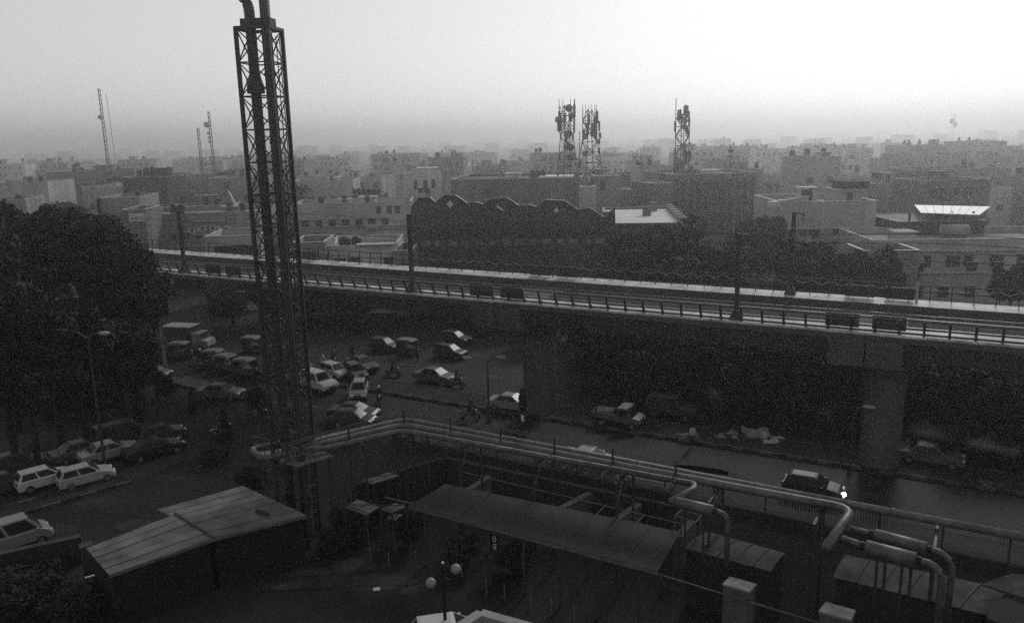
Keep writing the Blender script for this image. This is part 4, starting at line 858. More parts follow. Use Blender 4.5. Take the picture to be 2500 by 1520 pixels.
def car_parts(kind, pk):
    if (kind, pk) in CARM: return CARM[(kind, pk)]
    L, W, low, gb, gr, bz, rz_ = SPEC[kind]; pm = paint(pk); out = []; y = W/2
    cx = sum(p[0] for p in low)/len(low); cz = .62
    sh_ = lambda p, f: (cx+(p[0]-cx)*f, cz+(p[1]-cz)*f)
    rings = [(-y, .93), (-y+.09, 1.0), (y-.09, 1.0), (y, .93)]; n = len(low); vs = []; fs = []
    for yy, f in rings: vs += [(sh_(p, f)[0], yy, sh_(p, f)[1]) for p in low]
    for r_ in range(3):
        for i in range(n): j = (i+1) % n; fs.append((r_*n+i, r_*n+j, (r_+1)*n+j, (r_+1)*n+i))
    fs += [tuple(range(n)), tuple(3*n+i for i in range(n))[::-1]]
    out.append(('body', MB().add(vs, fs).mesh('body', pm), None))
    yb, yr = y-.1, y-.28
    bx = [(gb[0],-yb,bz-.02),(gb[1],-yb,bz-.02),(gb[1],yb,bz-.02),(gb[0],yb,bz-.02)]; zr2 = rz_-.04
    rf = [(gr[0],-yr,zr2),(gr[1],-yr,zr2),(gr[1],yr,zr2),(gr[0],yr,zr2)]
    rt = [(gr[0]+.15,-yr+.12,rz_),(gr[1]-.15,-yr+.12,rz_),(gr[1]-.15,yr-.12,rz_),(gr[0]+.15,yr-.12,rz_)]
    g_ = MB().add(bx+rf+rt, [(3,2,1,0),(0,1,5,4),(1,2,6,5),(2,3,7,6),(3,0,4,7),(4,5,9,8),(5,6,10,9),(6,7,11,10),(7,4,8,11),(8,9,10,11)])
    out.append(('roof', g_.mesh('roof', pm), None))
    def pl(nm, q, s0, s1, t0, t1):
        pts = insetq(q, s0, s1, t0, t1); out.append((nm, quadmesh(pts, .012, cglass, nm), None))
    pl('windscreen', [bx[1],bx[2],rf[2],rf[1]], .07,.93,.08,.93); pl('rear_window', [bx[3],bx[0],rf[0],rf[3]], .1,.9,.15,.9)
    for a, b_, c, d in ((bx[0],bx[1],rf[1],rf[0]),(bx[2],bx[3],rf[3],rf[2])):
        pl('side_window', [a,b_,c,d], .07,.47,.12,.9); pl('side_window', [a,b_,c,d], .52,.93,.12,.9)
    fx, rx_ = low[-1][0], low[0][0]
    for s in (-1, 1):
        out.append(('headlight', MB().cbox((fx-.1,s*(y-.32),.66),(.12,.36,.16)).mesh('headlight', lampm), None))
        out.append(('tail_light', MB().cbox((rx_+.0,s*(y-.22),.78),(.1,.2,.28)).mesh('tail_light', tailm), None))
        out.append(('mirror', MB().cbox((gb[1]-.35,s*(y+.06),bz+.06),(.12,.2,.14)).mesh('mirror', pm), None))
        for wx in (L*.32, -L*.30):
            wl = MB().tube([(wx,s*(y-.2),.3),(wx,s*(y+.0),.3)], .3, 16).mesh('wheel', tyre); ri = MB().tube([(wx,s*(y-.02),.3),(wx,s*(y+.02),.3)], .18, 12).mesh('rim', rimm); out.append(('wheel', wl, ('rim', ri)))
    out.append(('front_bumper', MB().cbox((fx+.0,0,.42),(.12,W*.9,.2)).mesh('front_bumper', trim), None)); out.append(('rear_bumper', MB().cbox((rx_+.02,0,.44),(.12,W*.9,.2)).mesh('rear_bumper', trim), None))
    out.append(('grille', MB().cbox((fx-.02,0,.62),(.1,W*.4,.12)).mesh('grille', trim), None))
    CARM[(kind, pk)] = out; return out
def place(parts, name, label, cat, p, hd, group):
    t = thing(name, label, cat, (p[0],p[1],.012), R(hd), group)
    for nm, me, sub in parts:
        o = put(me, nm, t)
        if sub: put(sub[1], sub[0], o)
    return t
def car(kind, pk, x, y, hd, label, group='vehicles on the road', name=None):
    return place(car_parts(kind, pk), name or {'hatch':'hatchback_car','sedan':'sedan_car','suv':'utility_car','van':'passenger_van'}[kind], label, 'van' if kind == 'van' else 'car', at(x, y, 0), hd, group)
VH = math.degrees(VA); GP = 'cars parked by the left median'
for a in (('hatch','white',112,1186,44,'white hatchback seen from its side in the left car row',GP),('hatch','cream',212,1180,40,'cream hatchback in front of the white one, nose at the median end',GP),('sedan','silver',268,1120,44,'silver sedan behind the white and cream hatchbacks',GP),
          ('sedan','black',378,1112,43,'black sedan ahead of the silver sedan',GP),('van','dark',300,1082,44,'dark van behind the black sedan',GP),('hatch','dark',18,1200,44,'dark car nose at the left edge with chrome glints',GP),('suv','dark',45,1160,44,'dark tall car behind the left white hatchback',GP),('hatch','dark',395,1075,40,'dark small car beyond the black sedan',GP),
          ('van','silver',32,1338,43,'grey van driving on the side road at the left edge',None),('sedan','grey',200,1118,44,'dull grey car hidden behind the silver sedan',GP)):
    car(*a[:6], a[6] or 'vehicles on the road')
for a in (('suv','white',778,950,-42,'white estate car facing right in the centre of the junction'),('hatch','white',818,920,-42,'white hatchback just behind the white estate car'),('hatch','dark',760,925,-42,'dark car wedged left behind the white estate car'),('hatch','silver',877,968,-84,'small silver hatchback facing the camera'),
          ('hatch','dark',868,922,-60,'dark car roof between the white cars and the silver hatchback'),('sedan','dark',885,902,-50,'dark car farther back behind the silver hatchback'),('sedan','black',866,1022,-12,'black sedan passing behind the pipe rack'),('hatch','dark',866,1040,-14,'dark car half hidden by the handrail below the black sedan'),
          ('sedan','grey',540,972,-8,'dark sedan with bright roof left of the flue tower'),('sedan','grey',1064,932,VH,'grey sedan alone in the middle lane right of the silver hatchback'),('sedan','silver',1250,1000,VH+4,'silver sedan beside the traffic signal'),
          ('hatch','dark',1112,838,VH,'dark car far back under the deck near the left pier'),('hatch','dark',1100,872,VH,'dark hatchback under the deck left of the lamp'),('hatch','dark',940,855,VH,'dark car deep under the deck in the middle'),('suv','dark',1640,1015,VH,'dark tall car in the shade under the deck'),
          ('hatch','grey',375,925,-5,'grey hatchback by the island left of the truck'),('hatch','grey',225,945,20,'pale roofed car below the left trees'),('hatch','dark',258,915,20,'dark car under the left trees'),('hatch','white',1578,1190,VH+180,'white car tail behind the pipes above the canopy'),
          ('sedan','white',1440,1140,VH,'white car glimpsed between the exhaust pipes'),('sedan','grey',2270,1130,VH,'grey car roof in the shade right of the right pier')):
    car(*a)
# a white glint made as a glowing sphere on an added car
q = at(2064,1216,.8); hd_ = Vector((math.cos(R(VH)), math.sin(R(VH)), 0)); hc = place(car_parts('hatch','black'), 'hatchback_car', 'dark added car with a glowing white glint behind the right pipes', 'car', at(2062,1224,0)-hd_*1.9, VH, 'vehicles on the road')
t = MB().sphere((1.88,-.48,.68), .13, 12, 8).build('glint_sphere', trim, hc, True, False)
em = bpy.data.materials.new('glint_glow'); em.use_nodes = True; b_ = em.node_tree.nodes['Principled BSDF']; b_.inputs['Emission Color'].default_value = (1,1,1,1); b_.inputs['Emission Strength'].default_value = 22; t.data.materials.clear(); t.data.materials.append(em)
# pick-up, truck, three-wheelers
def pickup():
    o = car_parts('van', 'dark'); pm = paint('grey'); P_ = []
    P_.append(('cab', MB().extr([(.1,-.8,.5),(1.9,-.8,.5),(1.95,-.8,.95),(1.35,-.8,1.05),(.95,-.8,1.75),(.1,-.8,1.75)], (0,1.6,0)).mesh('cab', pm), None))
    P_.append(('windscreen', quadmesh([(1.36,-.7,1.1),(1.36,.7,1.1),(1.0,.68,1.7),(1.0,-.68,1.7)], .02, cglass, 'windscreen'), None))
    for s in (-1,1): P_.append(('side_window', MB().box(.25,.95,s*.81-.01,s*.81+.01,1.1,1.6).mesh('side_window', cglass), None)); P_.append(('side_board', MB().box(-2.1,.05,s*.78-.03,s*.78+.03,.7,1.15).mesh('side_board', pm), None)); P_.append(('headlight', MB().cbox((1.93,s*.6,.75),(.06,.25,.16)).mesh('headlight', lampm), None))
    P_.append(('load_bed', MB().box(-2.1,.08,-.8,.8,.5,.7).mesh('load_bed', trim), None)); P_.append(('tail_board', MB().box(-2.12,-2.06,-.8,.8,.7,1.15).mesh('tail_board', pm), None)); P_.append(('load', MB().cbox((-1.2,0,.95),(1.3,1.1,.5),.2).mesh('load', wallm2), None))
    return P_ + [w_ for w_ in o if w_[0] == 'wheel']
place(pickup(), 'pickup_truck', 'dark pick-up with a loaded bed parked in the deck shade', 'pickup', at(1512,1038,0), VH, 'vehicles on the road')
def truck():
    P_ = [('cargo_box', MB().box(-2.6,1.0,-1.0,1.0,.8,2.75).mesh('cargo_box', mat('truck_box', .05, .6, .2)), None), ('box_roof', MB().box(-2.65,1.05,-1.05,1.05,2.75,2.85).mesh('box_roof', mat('truck_roof', .3, .6, .2)), None),
          ('cab', MB().extr([(1.1,-.95,.55),(2.7,-.95,.55),(2.75,-.95,1.25),(2.3,-.95,1.4),(2.0,-.95,2.1),(1.1,-.95,2.1)], (0,1.9,0)).mesh('cab', mat('truck_cab', .2, .5, .2)), None), ('windscreen', quadmesh([(2.32,-.8,1.45),(2.32,.8,1.45),(2.05,.78,2.05),(2.05,-.78,2.05)], .02, cglass, 'windscreen'), None),
          ('bonnet', MB().box(2.35,3.0,-.8,.8,.6,1.3).mesh('bonnet', paint('white')), None), ('chassis', MB().box(-2.5,2.6,-.7,.7,.45,.8).mesh('chassis', trim), None)]
    for s in (-1,1):
        P_.append(('headlight', MB().cbox((3.0,s*.55,.9),(.06,.25,.2)).mesh('headlight', lampm), None))
        for wx in (-1.7,2.2): P_.append(('wheel', MB().tube([(wx,s*.7,.42),(wx,s*.98,.42)], .42, 16).mesh('wheel', tyre), ('rim', MB().tube([(wx,s*.96,.42),(wx,s*1.0,.42)], .22, 12).mesh('rim', rimm))))
    return P_
place(truck(), 'box_truck', 'small box truck with flat pale roof at the left of the junction', 'truck', at(462,852,0), -14, 'vehicles on the road')
AUTO = None
def auto_parts():
    global AUTO
    if AUTO: return AUTO
    bm_, cm = mat('auto_body', .06, .5, .2), mat('auto_canopy', .16, .7, .2); P_ = []
    P_.append(('tub', MB().extr([(-1.25,-.62,.35),(.55,-.62,.35),(1.15,-.3,.4),(1.2,-.3,.85),(.6,-.62,.9),(.1,-.62,.7),(-.5,-.62,.7),(-1.3,-.62,1.0)], (0,.0001,0)).mesh('tub', bm_), None)) if False else P_.append(('tub', MB().prism([(-1.3,-.62),(.5,-.62),(1.2,-.28),(1.2,.28),(.5,.62),(-1.3,.62)], .32, .85).mesh('tub', bm_), None))
    P_.append(('canopy', MB().extr([(-1.35,-.64,1.45),(-1.25,-.64,1.72),(.2,-.64,1.78),(.75,-.64,1.62),(.75,-.64,1.55),(-1.2,-.64,1.5)], (0,1.28,0)).mesh('canopy', cm), None))
    P_.append(('rear_panel', MB().box(-1.33,-1.27,-.62,.62,.85,1.55).mesh('rear_panel', bm_), None)); P_.append(('windscreen', quadmesh([(1.0,-.5,.9),(1.0,.5,.9),(.78,.5,1.55),(.78,-.5,1.55)], .02, cglass, 'windscreen'), None))
    P_.append(('seat', MB().box(-1.1,-.5,-.55,.55,.85,.95).box(-1.2,-1.05,-.55,.55,.95,1.35).mesh('seat', trim), None)); P_.append(('headlight', MB().sphere((1.22,0,.7), .1, 8, 6).mesh('headlight', lampm), None))
    for s in (-1,1): P_.append(('pillar', MB().beam((-.1,s*.6,.85),(-.1,s*.6,1.55),.05).mesh('pillar', trim), None)); P_.append(('wheel', MB().tube([(-.8,s*.5,.22),(-.8,s*.62,.22)], .22, 12).mesh('wheel', tyre), None))
    P_.append(('wheel', MB().tube([(1.0,-.05,.22),(1.0,.05,.22)], .22, 12).mesh('wheel', tyre), None)); AUTO = P_; return P_
for i, (x, y, hd, lab) in enumerate([(622,858,-20,'three wheeled taxi with pale canopy left of the flue tower'),(446,872,-10,'three wheeled taxi in front of the box truck'),(530,892,-15,'three wheeled taxi right of the box truck'),(560,905,-30,'three wheeled taxi between truck and flue tower'),(700,880,-40,'three wheeled taxi hidden behind the flue tower legs'),(1000,865,VH,'three wheeled taxi waiting under the deck'),(605,915,-20,'three wheeled taxi nearest the flue tower left side')]):
    place(auto_parts(), 'three_wheeled_taxi', lab, 'taxi', at(x, y, 0), hd, 'three wheeled taxis')

# people (one skin each), riders and motorcycles
skinm = mat('skin', .12, .7, 0); shirtd = mat('shirt_dark', .03, .9, 0); shirtl = mat('shirt_light', .4, .9, 0); trous = mat('trousers', .02, .9, 0); hairm = mat('hair', .01, .8, 0); helm = mat('helmet', .05, .25, 0); helw = mat('helmet_white', .6, .25, 0)
def body_mesh(name, J, E, Rd, shirt, zs=None):
    me = bpy.data.meshes.new(name); me.from_pydata(J, E, []); o = bpy.data.objects.new(name, me); col.objects.link(o)
    sk = o.modifiers.new('s', 'SKIN'); me.skin_vertices[0].data[0].use_root = True
    for i, r_ in enumerate(Rd): me.skin_vertices[0].data[i].radius = (r_, r_)
    su = o.modifiers.new('d', 'SUBSURF'); su.levels = 1; su.render_levels = 1
    bpy.context.view_layer.update(); out = bpy.data.meshes.new_from_object(o.evaluated_get(bpy.context.evaluated_depsgraph_get())); bpy.data.objects.remove(o)
    out.materials.clear()
    for m in (shirt, trous, skinm): out.materials.append(m)
    return out
def classify(me, fn):
    for p in me.polygons: p.material_index = fn(p.center); p.use_smooth = True
def standing(shirt):
    J = [(0,0,.95),(0,0,1.2),(0,0,1.42),(0,0,1.5),(.02,0,1.62),(.03,0,1.74), (0,.18,1.42),(.03,.25,1.15),(.1,.24,.9),(.13,.23,.80), (0,-.18,1.42),(-.02,-.25,1.15),(.06,-.25,.92),(.09,-.24,.82), (0,.09,.9),(.02,.1,.5),(-.02,.1,.08),(.12,.11,.03), (0,-.09,.9),(.06,-.1,.5),(.04,-.1,.08),(.18,-.11,.03)]
    E = [(0,1),(1,2),(2,3),(3,4),(4,5),(2,6),(6,7),(7,8),(8,9),(2,10),(10,11),(11,12),(12,13),(0,14),(14,15),(15,16),(16,17),(0,18),(18,19),(19,20),(20,21)]
    Rd = [.15,.14,.15,.06,.095,.07,.07,.05,.038,.04,.07,.05,.038,.04,.1,.065,.045,.04,.1,.065,.045,.04]
    me = body_mesh('person', J, E, Rd, shirt); classify(me, lambda c: 2 if c.z > 1.5 or (abs(c.y) > .19 and c.z < 1.02 and c.z > .7) else (0 if c.z > .93 else 1)); return me
def riding(shirt):
    J = [(-.15,0,.82),(-.1,0,1.1),(0,0,1.33),(.02,0,1.42),(.06,0,1.52),(.08,0,1.62), (0,.18,1.33),(.2,.26,1.12),(.5,.28,1.05), (0,-.18,1.33),(.2,-.26,1.12),(.5,-.28,1.05), (-.05,.12,.82),(.35,.2,.75),(.2,.2,.38),(.34,.2,.33), (-.05,-.12,.82),(.35,-.2,.75),(.2,-.2,.38),(.34,-.2,.33)]
    E = [(0,1),(1,2),(2,3),(3,4),(4,5),(2,6),(6,7),(7,8),(2,9),(9,10),(10,11),(0,12),(12,13),(13,14),(14,15),(0,16),(16,17),(17,18),(18,19)]
    Rd = [.15,.14,.15,.06,.1,.07,.07,.05,.04,.07,.05,.04,.1,.075,.05,.045,.1,.075,.05,.045]
    me = body_mesh('person', J, E, Rd, shirt); classify(me, lambda c: 2 if c.z > 1.42 or c.x > .42 and c.z > 1 else (0 if c.z > .86 else 1)); return me
ST = {'d': standing(shirtd), 'l': standing(shirtl)}; RI = {'d': riding(shirtd), 'l': riding(shirtl)}
HELM = {'d': MB().sphere((.08,0,1.6), .15, 12, 8, (1.05,.9,1)).mesh('helmet', helm, True), 'w': MB().sphere((.08,0,1.6), .15, 12, 8, (1.05,.9,1)).mesh('helmet', helw, True)}
HAIR = MB().sphere((.0,0,1.69), .112, 12, 8, (1.0,.9,.85)).mesh('hair', hairm, True); NOSE = MB().sphere((.125,0,1.63), .02, 6, 4).mesh('nose', skinm, True)
BK = []
def bike_parts():
    if BK: return BK
    for wx in (-.65,.65): BK.append(('wheel', MB().tube([(wx,-.05,.29),(wx,.05,.29)], .29, 16).mesh('wheel', tyre), ('rim', MB().tube([(wx,-.06,.29),(wx,.06,.29)], .2, 14).mesh('rim', rimm))))
    BK.append(('engine', MB().cbox((0,0,.42),(.5,.28,.3)).mesh('engine', steel2), None)); BK.append(('frame', MB().tube([(-.6,0,.6),(-.1,0,.62),(.4,0,.85)],.05,6).tube([(.65,.08,.29),(.42,.08,.95)],.03,6).tube([(.65,-.08,.29),(.42,-.08,.95)],.03,6).tube([(-.65,.08,.29),(0,.08,.4)],.03,5).tube([(-.65,-.08,.29),(0,-.08,.4)],.03,5).mesh('frame', trim), None))
    BK.append(('fuel_tank', MB().sphere((.15,0,.8), .2, 10, 7, (1.4,.8,.7)).mesh('fuel_tank', paint('dark'), True), None)); BK.append(('seat', MB().cbox((-.4,0,.78),(.7,.26,.1)).mesh('seat', trim), None)); BK.append(('handlebar', MB().tube([(.38,-.34,1.02),(.45,0,.98),(.38,.34,1.02)],.02,6).mesh('handlebar', steel2), None))
    BK.append(('headlight', MB().sphere((.6,0,.88), .1, 8, 6).mesh('headlight', lampm, True), None)); BK.append(('mudguard', MB().tube([(-.95,0,.5),(-.65,0,.63),(-.4,0,.6)],.06,6).mesh('mudguard', paint('white')), None)); return BK
def bike(x, y, hd, label, rider=None, rl=None, group='motorcycles in the traffic', hw_='d'):
    p = at(x, y, 0); t = place(bike_parts(), 'motorcycle', label, 'motorcycle', p, hd, group)
    if rider:
        r_ = thing('person', rl, 'person', (p[0],p[1],.012), R(hd), 'motorcycle riders'); put(RI[rider], 'body', r_); put(HELM[hw_], 'helmet', r_)
for a in ((927,985,-80,'motorcycle coming toward the camera right of the silver hatchback','d','rider in dark clothes and pale helmet right of the silver hatchback','motorcycles in the traffic','w'),(790,905,-50,'motorcycle behind the white hatchback roof','l','rider in pale shirt behind the white hatchback','motorcycles in the traffic','w'),(815,893,-60,'motorcycle farthest back behind the white cars','d','rider in dark clothes farthest back behind the white cars','motorcycles in the traffic','d'),(748,893,-50,'motorcycle just right of the flue tower among the cars','l','rider in pale shirt just right of the flue tower','motorcycles in the traffic','w'),
          (1148,1022,VH,'motorcycle behind the handrail right of the pipe corner','d','rider in dark clothes behind the handrail','motorcycles in the traffic','d'),(490,888,-20,'motorcycle beside the box truck','d','rider with pale helmet beside the box truck','motorcycles in the traffic','w'),(640,1022,-30,'motorcycle left of the flue tower by the round shrub','d','rider in dark clothes left of the flue tower','motorcycles in the traffic','d'),(1115,945,VH,'motorcycle ahead of the grey sedan','d','rider in dark clothes ahead of the grey sedan','motorcycles in the traffic','d'),
          (545,1062,20,'motorcycle on the side road near the cone conifer','d','rider in dark clothes near the cone conifer','motorcycles in the traffic','d'),(960,918,VH,'motorcycle in the shade left of the grey sedan','d','rider in dark clothes left of the grey sedan','motorcycles in the traffic','d')): bike(*a[:6], a[6], a[7])
for i, (x, y) in enumerate([(1398,1150),(1425,1156),(1450,1165),(1330,1120),(1365,1135),(1240,1100)]): bike(x, y, VH+70, ['parked motorcycle behind the fence, second from right of the row above the canopy','parked motorcycle behind the fence with white glints above the canopy','parked motorcycle at the right end of the row behind the fence','parked motorcycle near the left of the row behind the fence','parked motorcycle in the middle of the row behind the fence','parked motorcycle at the left end of the row behind the fence'][i], group='motorcycles parked behind the fence')
for i, (x, y) in enumerate([(2405,985),(2422,995),(2440,1005),(2458,975),(2475,985),(2490,995),(2450,940),(2475,948)]): bike(x, y, 60, f'parked motorcycle at the lit right edge under the deck, {ORD[i]} of the cluster', group='motorcycles parked at the right edge')
def person(x, y, hd, k, label):
    t = thing('person', label, 'person', at(x, y, .0)+Vector((0,0,.01)), R(hd), 'pedestrians'); put(ST[k], 'body', t); h_ = put(HAIR, 'hair', t); put(NOSE, 'nose', t)
for a in ((1256,1062,200,'d','person in dark clothes standing beside the signal pole'),(1690,1090,120,'l','person in pale shirt standing in the deck shade'),(2402,1020,90,'l','person in pale shirt near the right edge motorcycles'),(2432,965,70,'d','person in dark clothes behind the right edge motorcycles'),(860,880,-60,'d','person crossing far back behind the white cars'),(1020,880,10,'d','person walking under the deck left of the pier'),(1460,1330,100,'d','person in dark clothes in the canopy shade'),(2385,1045,-40,'d','person in dark clothes left of the lit path')): person(*a)

# ------------------------------------------------------------------ islands, kerbs, street furniture, litter
kerbp = mat('kerb_pale', .07, .8, .3, 2); kerbd = mat('kerb_dark', .025, .8, .3, 2)
def island(name, poly, h, top):
    o = struct(MB().prism([Vector(p) for p in poly], -.1, h).build(name, top)); n = len(poly); loc = o.location
    for i in range(n):
        a, b = Vector(poly[i]), Vector(poly[(i+1)%n]); L = (b-a).length; k = max(1, int(L/1.0))
        for j in range(k):
            d = (b-a).normalized(); p = a.lerp(b, j/k)+d*.02; q = a.lerp(b, (j+1)/k)-d*.02
            MB().beam(p+Vector((0,0,h*.5+.01)), q+Vector((0,0,h*.5+.01)), .2, h+.06).build('kerb_stone', kerbp if j % 2 else kerbd, o)
soil = mat('island_soil', .02, .95, .5, .6)
island('median', [at(-60,1290), at(150,1228), at(322,1178), at(300,1166), at(140,1205), at(-60,1262)], .16, soil)
island('traffic_island', [at(395,930), at(500,956), at(660,990), at(655,968), at(520,935), at(400,915)], .15, pavement)
island('viaduct_median', [vf(-62,57.5), vf(30,57.5), vf(30,60.6), vf(-62,60.6)], .2, soil)
island('corner_island', [at(120,985), at(330,1010), at(420,985), at(300,962), at(140,960)], .15, soil)
struct(MB().prism([at(2405,1010), at(2485,1022), at(2470,1096), at(2440,1092), at(2395,1060)], -.1, .03).build('footpath', mat('pale_path', .06, .9, .45, .6)))
# worn lane markings on the junction road
lm = mat('worn_road_paint', .09, .8, .7, .8); k = 0
for u in range(-50, 26, 5):
    for v in (51.8, 66.5):
        if (u//5) % 2 == 0: struct(MB().prism([vf(u,v), vf(u+2.4,v), vf(u+2.4,v+.14), vf(u,v+.14)], .006, .010).build('lane_marking', lm))
rp = random.Random(4)
for i in range(22):
    u, v, a, b_ = rp.uniform(-55,25), rp.choice([rp.uniform(49.5,56.5), rp.uniform(62,66), rp.uniform(68,90)]), rp.uniform(.6,3.2), rp.uniform(.4,1.3); n = 9
    struct(MB().prism([vf(u+a*math.cos(t_/n*6.283)*rp.uniform(.75,1.15), v+b_*math.sin(t_/n*6.283)*rp.uniform(.75,1.15)) for t_ in range(n)], .004, .0075).build('tar_patch', mat('tar_patch_'+'ab'[i%2], (.011,.022)[i%2], .8, .4, 1.0)))
for x, y, a in ((240,1225,1.5),(420,1165,1.2),(120,1300,1.8),(330,1280,1.3)):
    q = at(x, y); struct(MB().prism([(q.x+a*math.cos(t_*.7), q.y+a*.6*math.sin(t_*.7)) for t_ in range(9)], .008, .0115).build('tar_patch', mat('tar_patch_b', .03)))
# yard stains and a trench cover
for i, (x, y, a, b_) in enumerate([(740,1395,1.6,.5),(860,1380,1.3,.8),(930,1420,1.8,.9),(1000,1440,.5,.5),(700,1430,1.4,.4)]):
    q = at(x, y); struct(MB().prism([(q.x+a*math.cos(t_/10*6.283)*(1+.2*math.sin(3*t_+i)), q.y+b_*math.sin(t_/10*6.283)*(1+.2*math.cos(2*t_)), 0) for t_ in range(10)], .008, .016).build('concrete_patch', mat('patch_concrete', .03, .9, .5, 1.5)))
struct(MB().beam(at(640,1444,.02), at(920,1428,.02), .12, .03).build('drain_cover', black))
# double arm street lamps
def lamp_post(label, x, yb, ytop, arms, r_=.09, head='lamp_head'):
    b = at(x, yb); h = 0
    for Yt in (b.y,): h = atY(x, ytop, Yt).z
    t = thing('street_lamp', label, 'street lamp', b, 0, 'tall street lamps')
    MB().tube([(0,0,0),(0,0,h*.5),(0,0,h)], [r_*1.3,r_,r_*.6], 8).build('pole', steel, t, world=False); MB().tube([(0,0,0),(0,0,.5)], r_*1.9, 8).build('base_sleeve', steel, t, world=False)
    for ax, ay, az in arms:
        m = MB(); m.tube([(0,0,h-.1),(ax*.5,ay*.5,h+az*.8),(ax,ay,h+az)], .04, 6); o = m.build('arm', steel2, t, world=False)
        d = Vector((ax,ay,0)).normalized(); e = Vector((ax,ay,h+az)); MB().tube([e-d*.05, e+d*.12, e+d*.6, e+d*.8], [.06,.14,.15,.05], 10).build('lamp_head', mat('lamp_shell', .3, .4, .1), t, True, False)
lamp_post('double armed street lamp rising before the left trees', 258, 1150, 822, [(-1.5,.2,.5),(.9,-.1,.3)])
lamp_post('double armed street lamp left of the middle pier', 1194, 1030, 884, [(.8,-.2,.5),(-1.3,.3,.35)])
lamp_post('street lamp with pale head left of the right pier', 2075, 1150, 1010, [(.5,-.2,.6)])
lamp_post('faint short street lamp on the far left island', 140, 985, 935, [(.6,0,.2),(-.6,0,.2)], .06)
# pale pole and thin sign frame in the left junction
p = at(405,905); t = thing('service_pole', 'pale concrete pole standing at the right end of the left trees', 'pole', p); MB().tube([(0,0,0),(0,0,6.4)],[.2,.13],10).build('shaft', mat('pale_pole',.2,.8,.3), t, world=False); MB().cbox((0,0,3.2),(.9,.3,.6)).build('junction_box', steel2, t, world=False)
p = at(345,1020); t = thing('sign_gantry', 'thin grey two legged sign frame on the left island', 'sign frame', p, R(20))
for x in (-.8,.8): MB().tube([(x,0,0),(x,0,4.0)],.06,6).build('leg', steel2, t, world=False)
MB().box(-1.2,1.2,-.05,.05,2.9,4.2).build('sign_plate', mat('sign_back',.08,.6,.2), t, world=False)
# traffic signal
p = at(1278,1068); t = thing('traffic_signal', 'black traffic signal with hood beside the silver sedan', 'traffic signal', p, R(-60))
MB().tube([(0,0,0),(0,0,3.4)],.07,8).build('pole', black, t, world=False); MB().box(-.28,.28,-.2,.2,2.3,3.5).build('signal_box', black, t, world=False)
for i in range(3): MB().tube([(0,-.2,2.55+i*.36),(0,-.34,2.55+i*.36)],.13,10).build('lens_hood', black, t, world=False)
MB().box(-.2,.2,-.15,.15,3.5,4.0).build('top_box', black, t, world=False); MB().box(.05,.45,-.22,-.18,1.5,1.95).build('notice_plate', white, t, world=False)
# globe lamp in the yard
gb_ = Vector((atY(1084,1450,33.4).x, 33.4, 0)); t = thing('globe_lamp', 'black yard lamp post with two pale globes', 'lamp post', gb_)
zt_ = atY(1082,1375,33.4).z; MB().tube([(0,0,0),(0,0,zt_)],[.09,.06],10).build('pole', black, t, world=False); MB().sphere((0,0,zt_+.05),.06,8,6).build('finial', white, t, True, False)
globe = mat('frosted_globe', .2, .35, .1)
for x, y in ((1052,1422),(1113,1388)):
    q = atY(x, y, 33.4)-gb_; MB().sphere(q, .24, 16, 12).build('globe', globe, t, True, False); MB().tube([(0,0,zt_-.7),(q.x*.6,q.y,q.z-.55),(q.x,q.y,q.z-.25)],.03,6).build('arm', black, t, world=False)
# bollards and sign in the yard
for i, (x, y) in enumerate([(905,1372),(950,1384),(1128,1408),(1188,1452),(1232,1466),(1296,1486),(1347,1500),(1402,1514)]):
    tag(MB().tube([(0,0,0),(0,0,.85),(0,0,.92)],[.035,.035,.02],8).build('bollard', mat('bollard_grey',.12,.6,.2)), f'thin grey yard bollard, {ORD[i]} from the left', 'bollard', 'thin bollards in the yard').location = at(x, y)
t = thing('bay_sign', 'small upright sign with pale outlined 0 and 8 under the canopy', 'sign', at(1210,1392,0), R(-30))
z0 = 1.7; MB().box(-.22,.22,-.02,.02,z0-.45,z0+.45).build('plate', black, t, world=False); MB().tube([(0,0,0),(0,0,z0-.4)],.03,6).build('stem', steel, t, world=False); letters('0', t, 0, z0+.02, .5, letm, 0, -.03, .01, 'digit'); letters('8', t, 0, z0-.42, .5, letm, 0, -.03, .01, 'digit')
# white car and pale canopy corner at the very bottom
q = at(1098,1528,1.0); place(car_parts('hatch','white'), 'hatchback_car', 'white car roof at the bottom edge beside the globe lamp', 'car', (q.x,q.y), 12, 'vehicles in the yard')
t = thing('porch_frame', 'pale angular porch roof frame at the bottom edge', 'porch', at(1220,1540,3.2).xy.to_3d())
fm = mat('porch_paint', .22, .6, .2); A, B_, C = at(1105,1545,3.2), at(1174,1500,3.2), at(1330,1544,3.2)
MB().beam(A, B_, .45, .3).build('roof_beam', fm, t); MB().beam(B_, C, .45, .296).build('roof_beam', fm, t)
for p in (B_, C): strut('column', (p.x,p.y,0), (p.x,p.y,3.05), .25, fm, t)
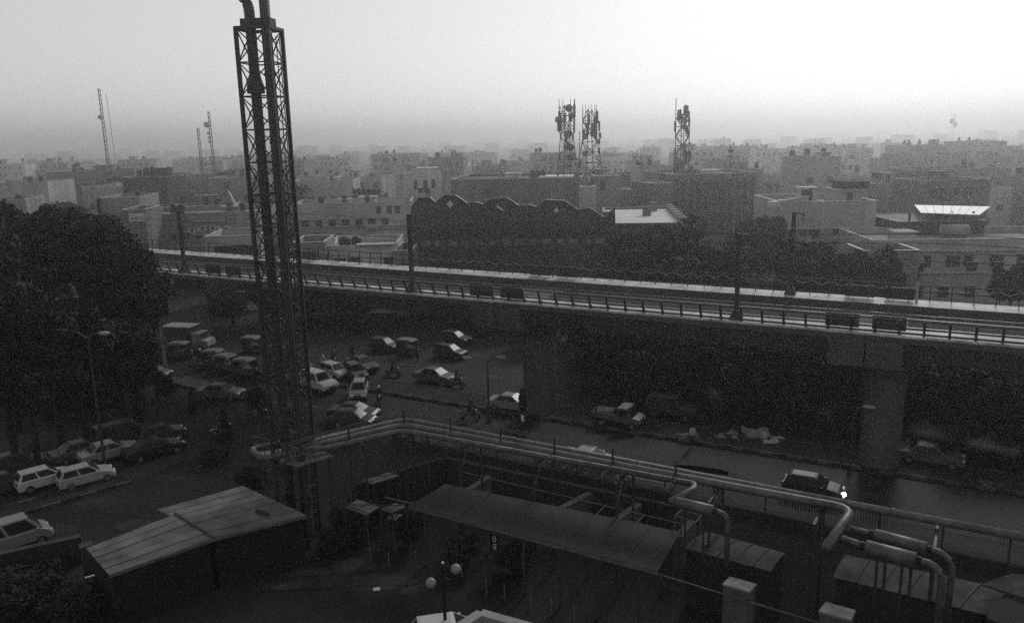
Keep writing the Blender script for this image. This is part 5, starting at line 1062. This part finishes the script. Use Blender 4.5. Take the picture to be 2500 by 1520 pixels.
# litter and tarpaulins in the deck shade
def sheetlet(label, x, y, s, pale, name='tarpaulin'):
    q = at(x, y); rg = random.Random(x); n = 5; vs = []; fs = []
    for i in range(n):
        for j in range(n): vs.append(((i-2)*s/4*rg.uniform(.8,1.2), (j-2)*s/5*rg.uniform(.8,1.2), .03+abs(rg.gauss(0,.14))*s))
    for i in range(n-1):
        for j in range(n-1): fs.append((i*n+j,i*n+j+1,(i+1)*n+j+1,(i+1)*n+j))
    top = len(vs); vs += [(x_,y_,0.0) for x_, y_, z_ in vs]; rim_ = [i for i in range(n)]+[i*n+n-1 for i in range(1,n)]+[(n-1)*n+j for j in range(n-2,-1,-1)]+[i*n for i in range(n-2,0,-1)]
    for a, b_ in zip(rim_, rim_[1:]+rim_[:1]): fs.append((a,b_,b_+top,a+top))
    o = MB().add(vs, fs).build(name, mat('tarp_'+str(pale), pale, .7, .3, 2)); o.location = q; tag(o, label, 'tarpaulin', 'crumpled sheets on the ground')
for a in ((1775,1068,1.8,.2,'long crumpled pale sheet on the ground under the deck, left of the others'),(1850,1066,2.0,.25,'wide crumpled pale sheet in the middle under the deck'),(1888,1078,1.9,.4,'brightest crumpled sheet under the deck left of the right pier'),(1680,1073,1.6,.1,'faint crumpled sheet under the deck before the pick-up'),(2210,1085,1.2,.12,'small crumpled sheet at the right pier foot'),(2430,1190,1.6,.08,'faint crumpled sheet at the right edge behind the pipes'),(920,1438,.35,.5,'tiny white scrap on the yard floor')): sheetlet(a[4], a[0], a[1], a[2], a[3])
# small stalls at the lit right edge
for i, (x, y, lab) in enumerate([(2440,930,'small pale topped stall at the right edge under the deck'),(2465,925,'second pale topped stall hard on the right edge')]):
    t = thing('street_stall', lab, 'stall', at(x, y), R(20+i*15), 'stalls at the right edge'); MB().box(-.9,.9,-.5,.5,.7,.8).build('counter', wallm2, t, world=False); MB().extr([(-1.1,-.8,1.9),(1.1,-.8,1.9),(1.1,.7,2.2),(-1.1,.7,2.2)], (0,0,.05)).build('awning', mat('awning',.3,.7,.3), t, world=False)
    for x_ in (-1,1):
        for y_ in (-.6,.6): MB().tube([(x_,y_,0),(x_,y_,2.0)],.03,5).build('post', steel2, t, world=False)
# a bird in the sky
q = atY(1034,367,120); t = MB().add([(0,0,0),(-.45,.1,.12),(-.1,.2,.02),(.45,.1,.12),(.1,.2,.02),(0,.35,0),(0,-.15,.03),(0,.1,-.06)],[(0,1,2),(0,4,3),(0,2,5,4),(6,0,1),(6,3,0),(1,7,2),(3,4,7),(5,2,7),(5,7,4),(6,1,7),(6,7,3)]).build('bird', black); t.location = q; tag(t, 'small dark bird flying over the city', 'bird')

# ------------------------------------------------------------------ haze
hz = bpy.data.materials.new('haze_air'); hz.use_nodes = True; n = hz.node_tree; n.nodes.clear()
o = n.nodes.new('ShaderNodeOutputMaterial'); pv = n.nodes.new('ShaderNodeVolumePrincipled')
pv.inputs['Color'].default_value = (1,1,1,1); pv.inputs['Density'].default_value = .00118; pv.inputs['Anisotropy'].default_value = .86
n.links.new(pv.outputs[0], o.inputs['Volume'])
h = MB().box(-4200,4200,-4200,4200,-1,56).build('haze', hz); h['kind'] = 'stuff'
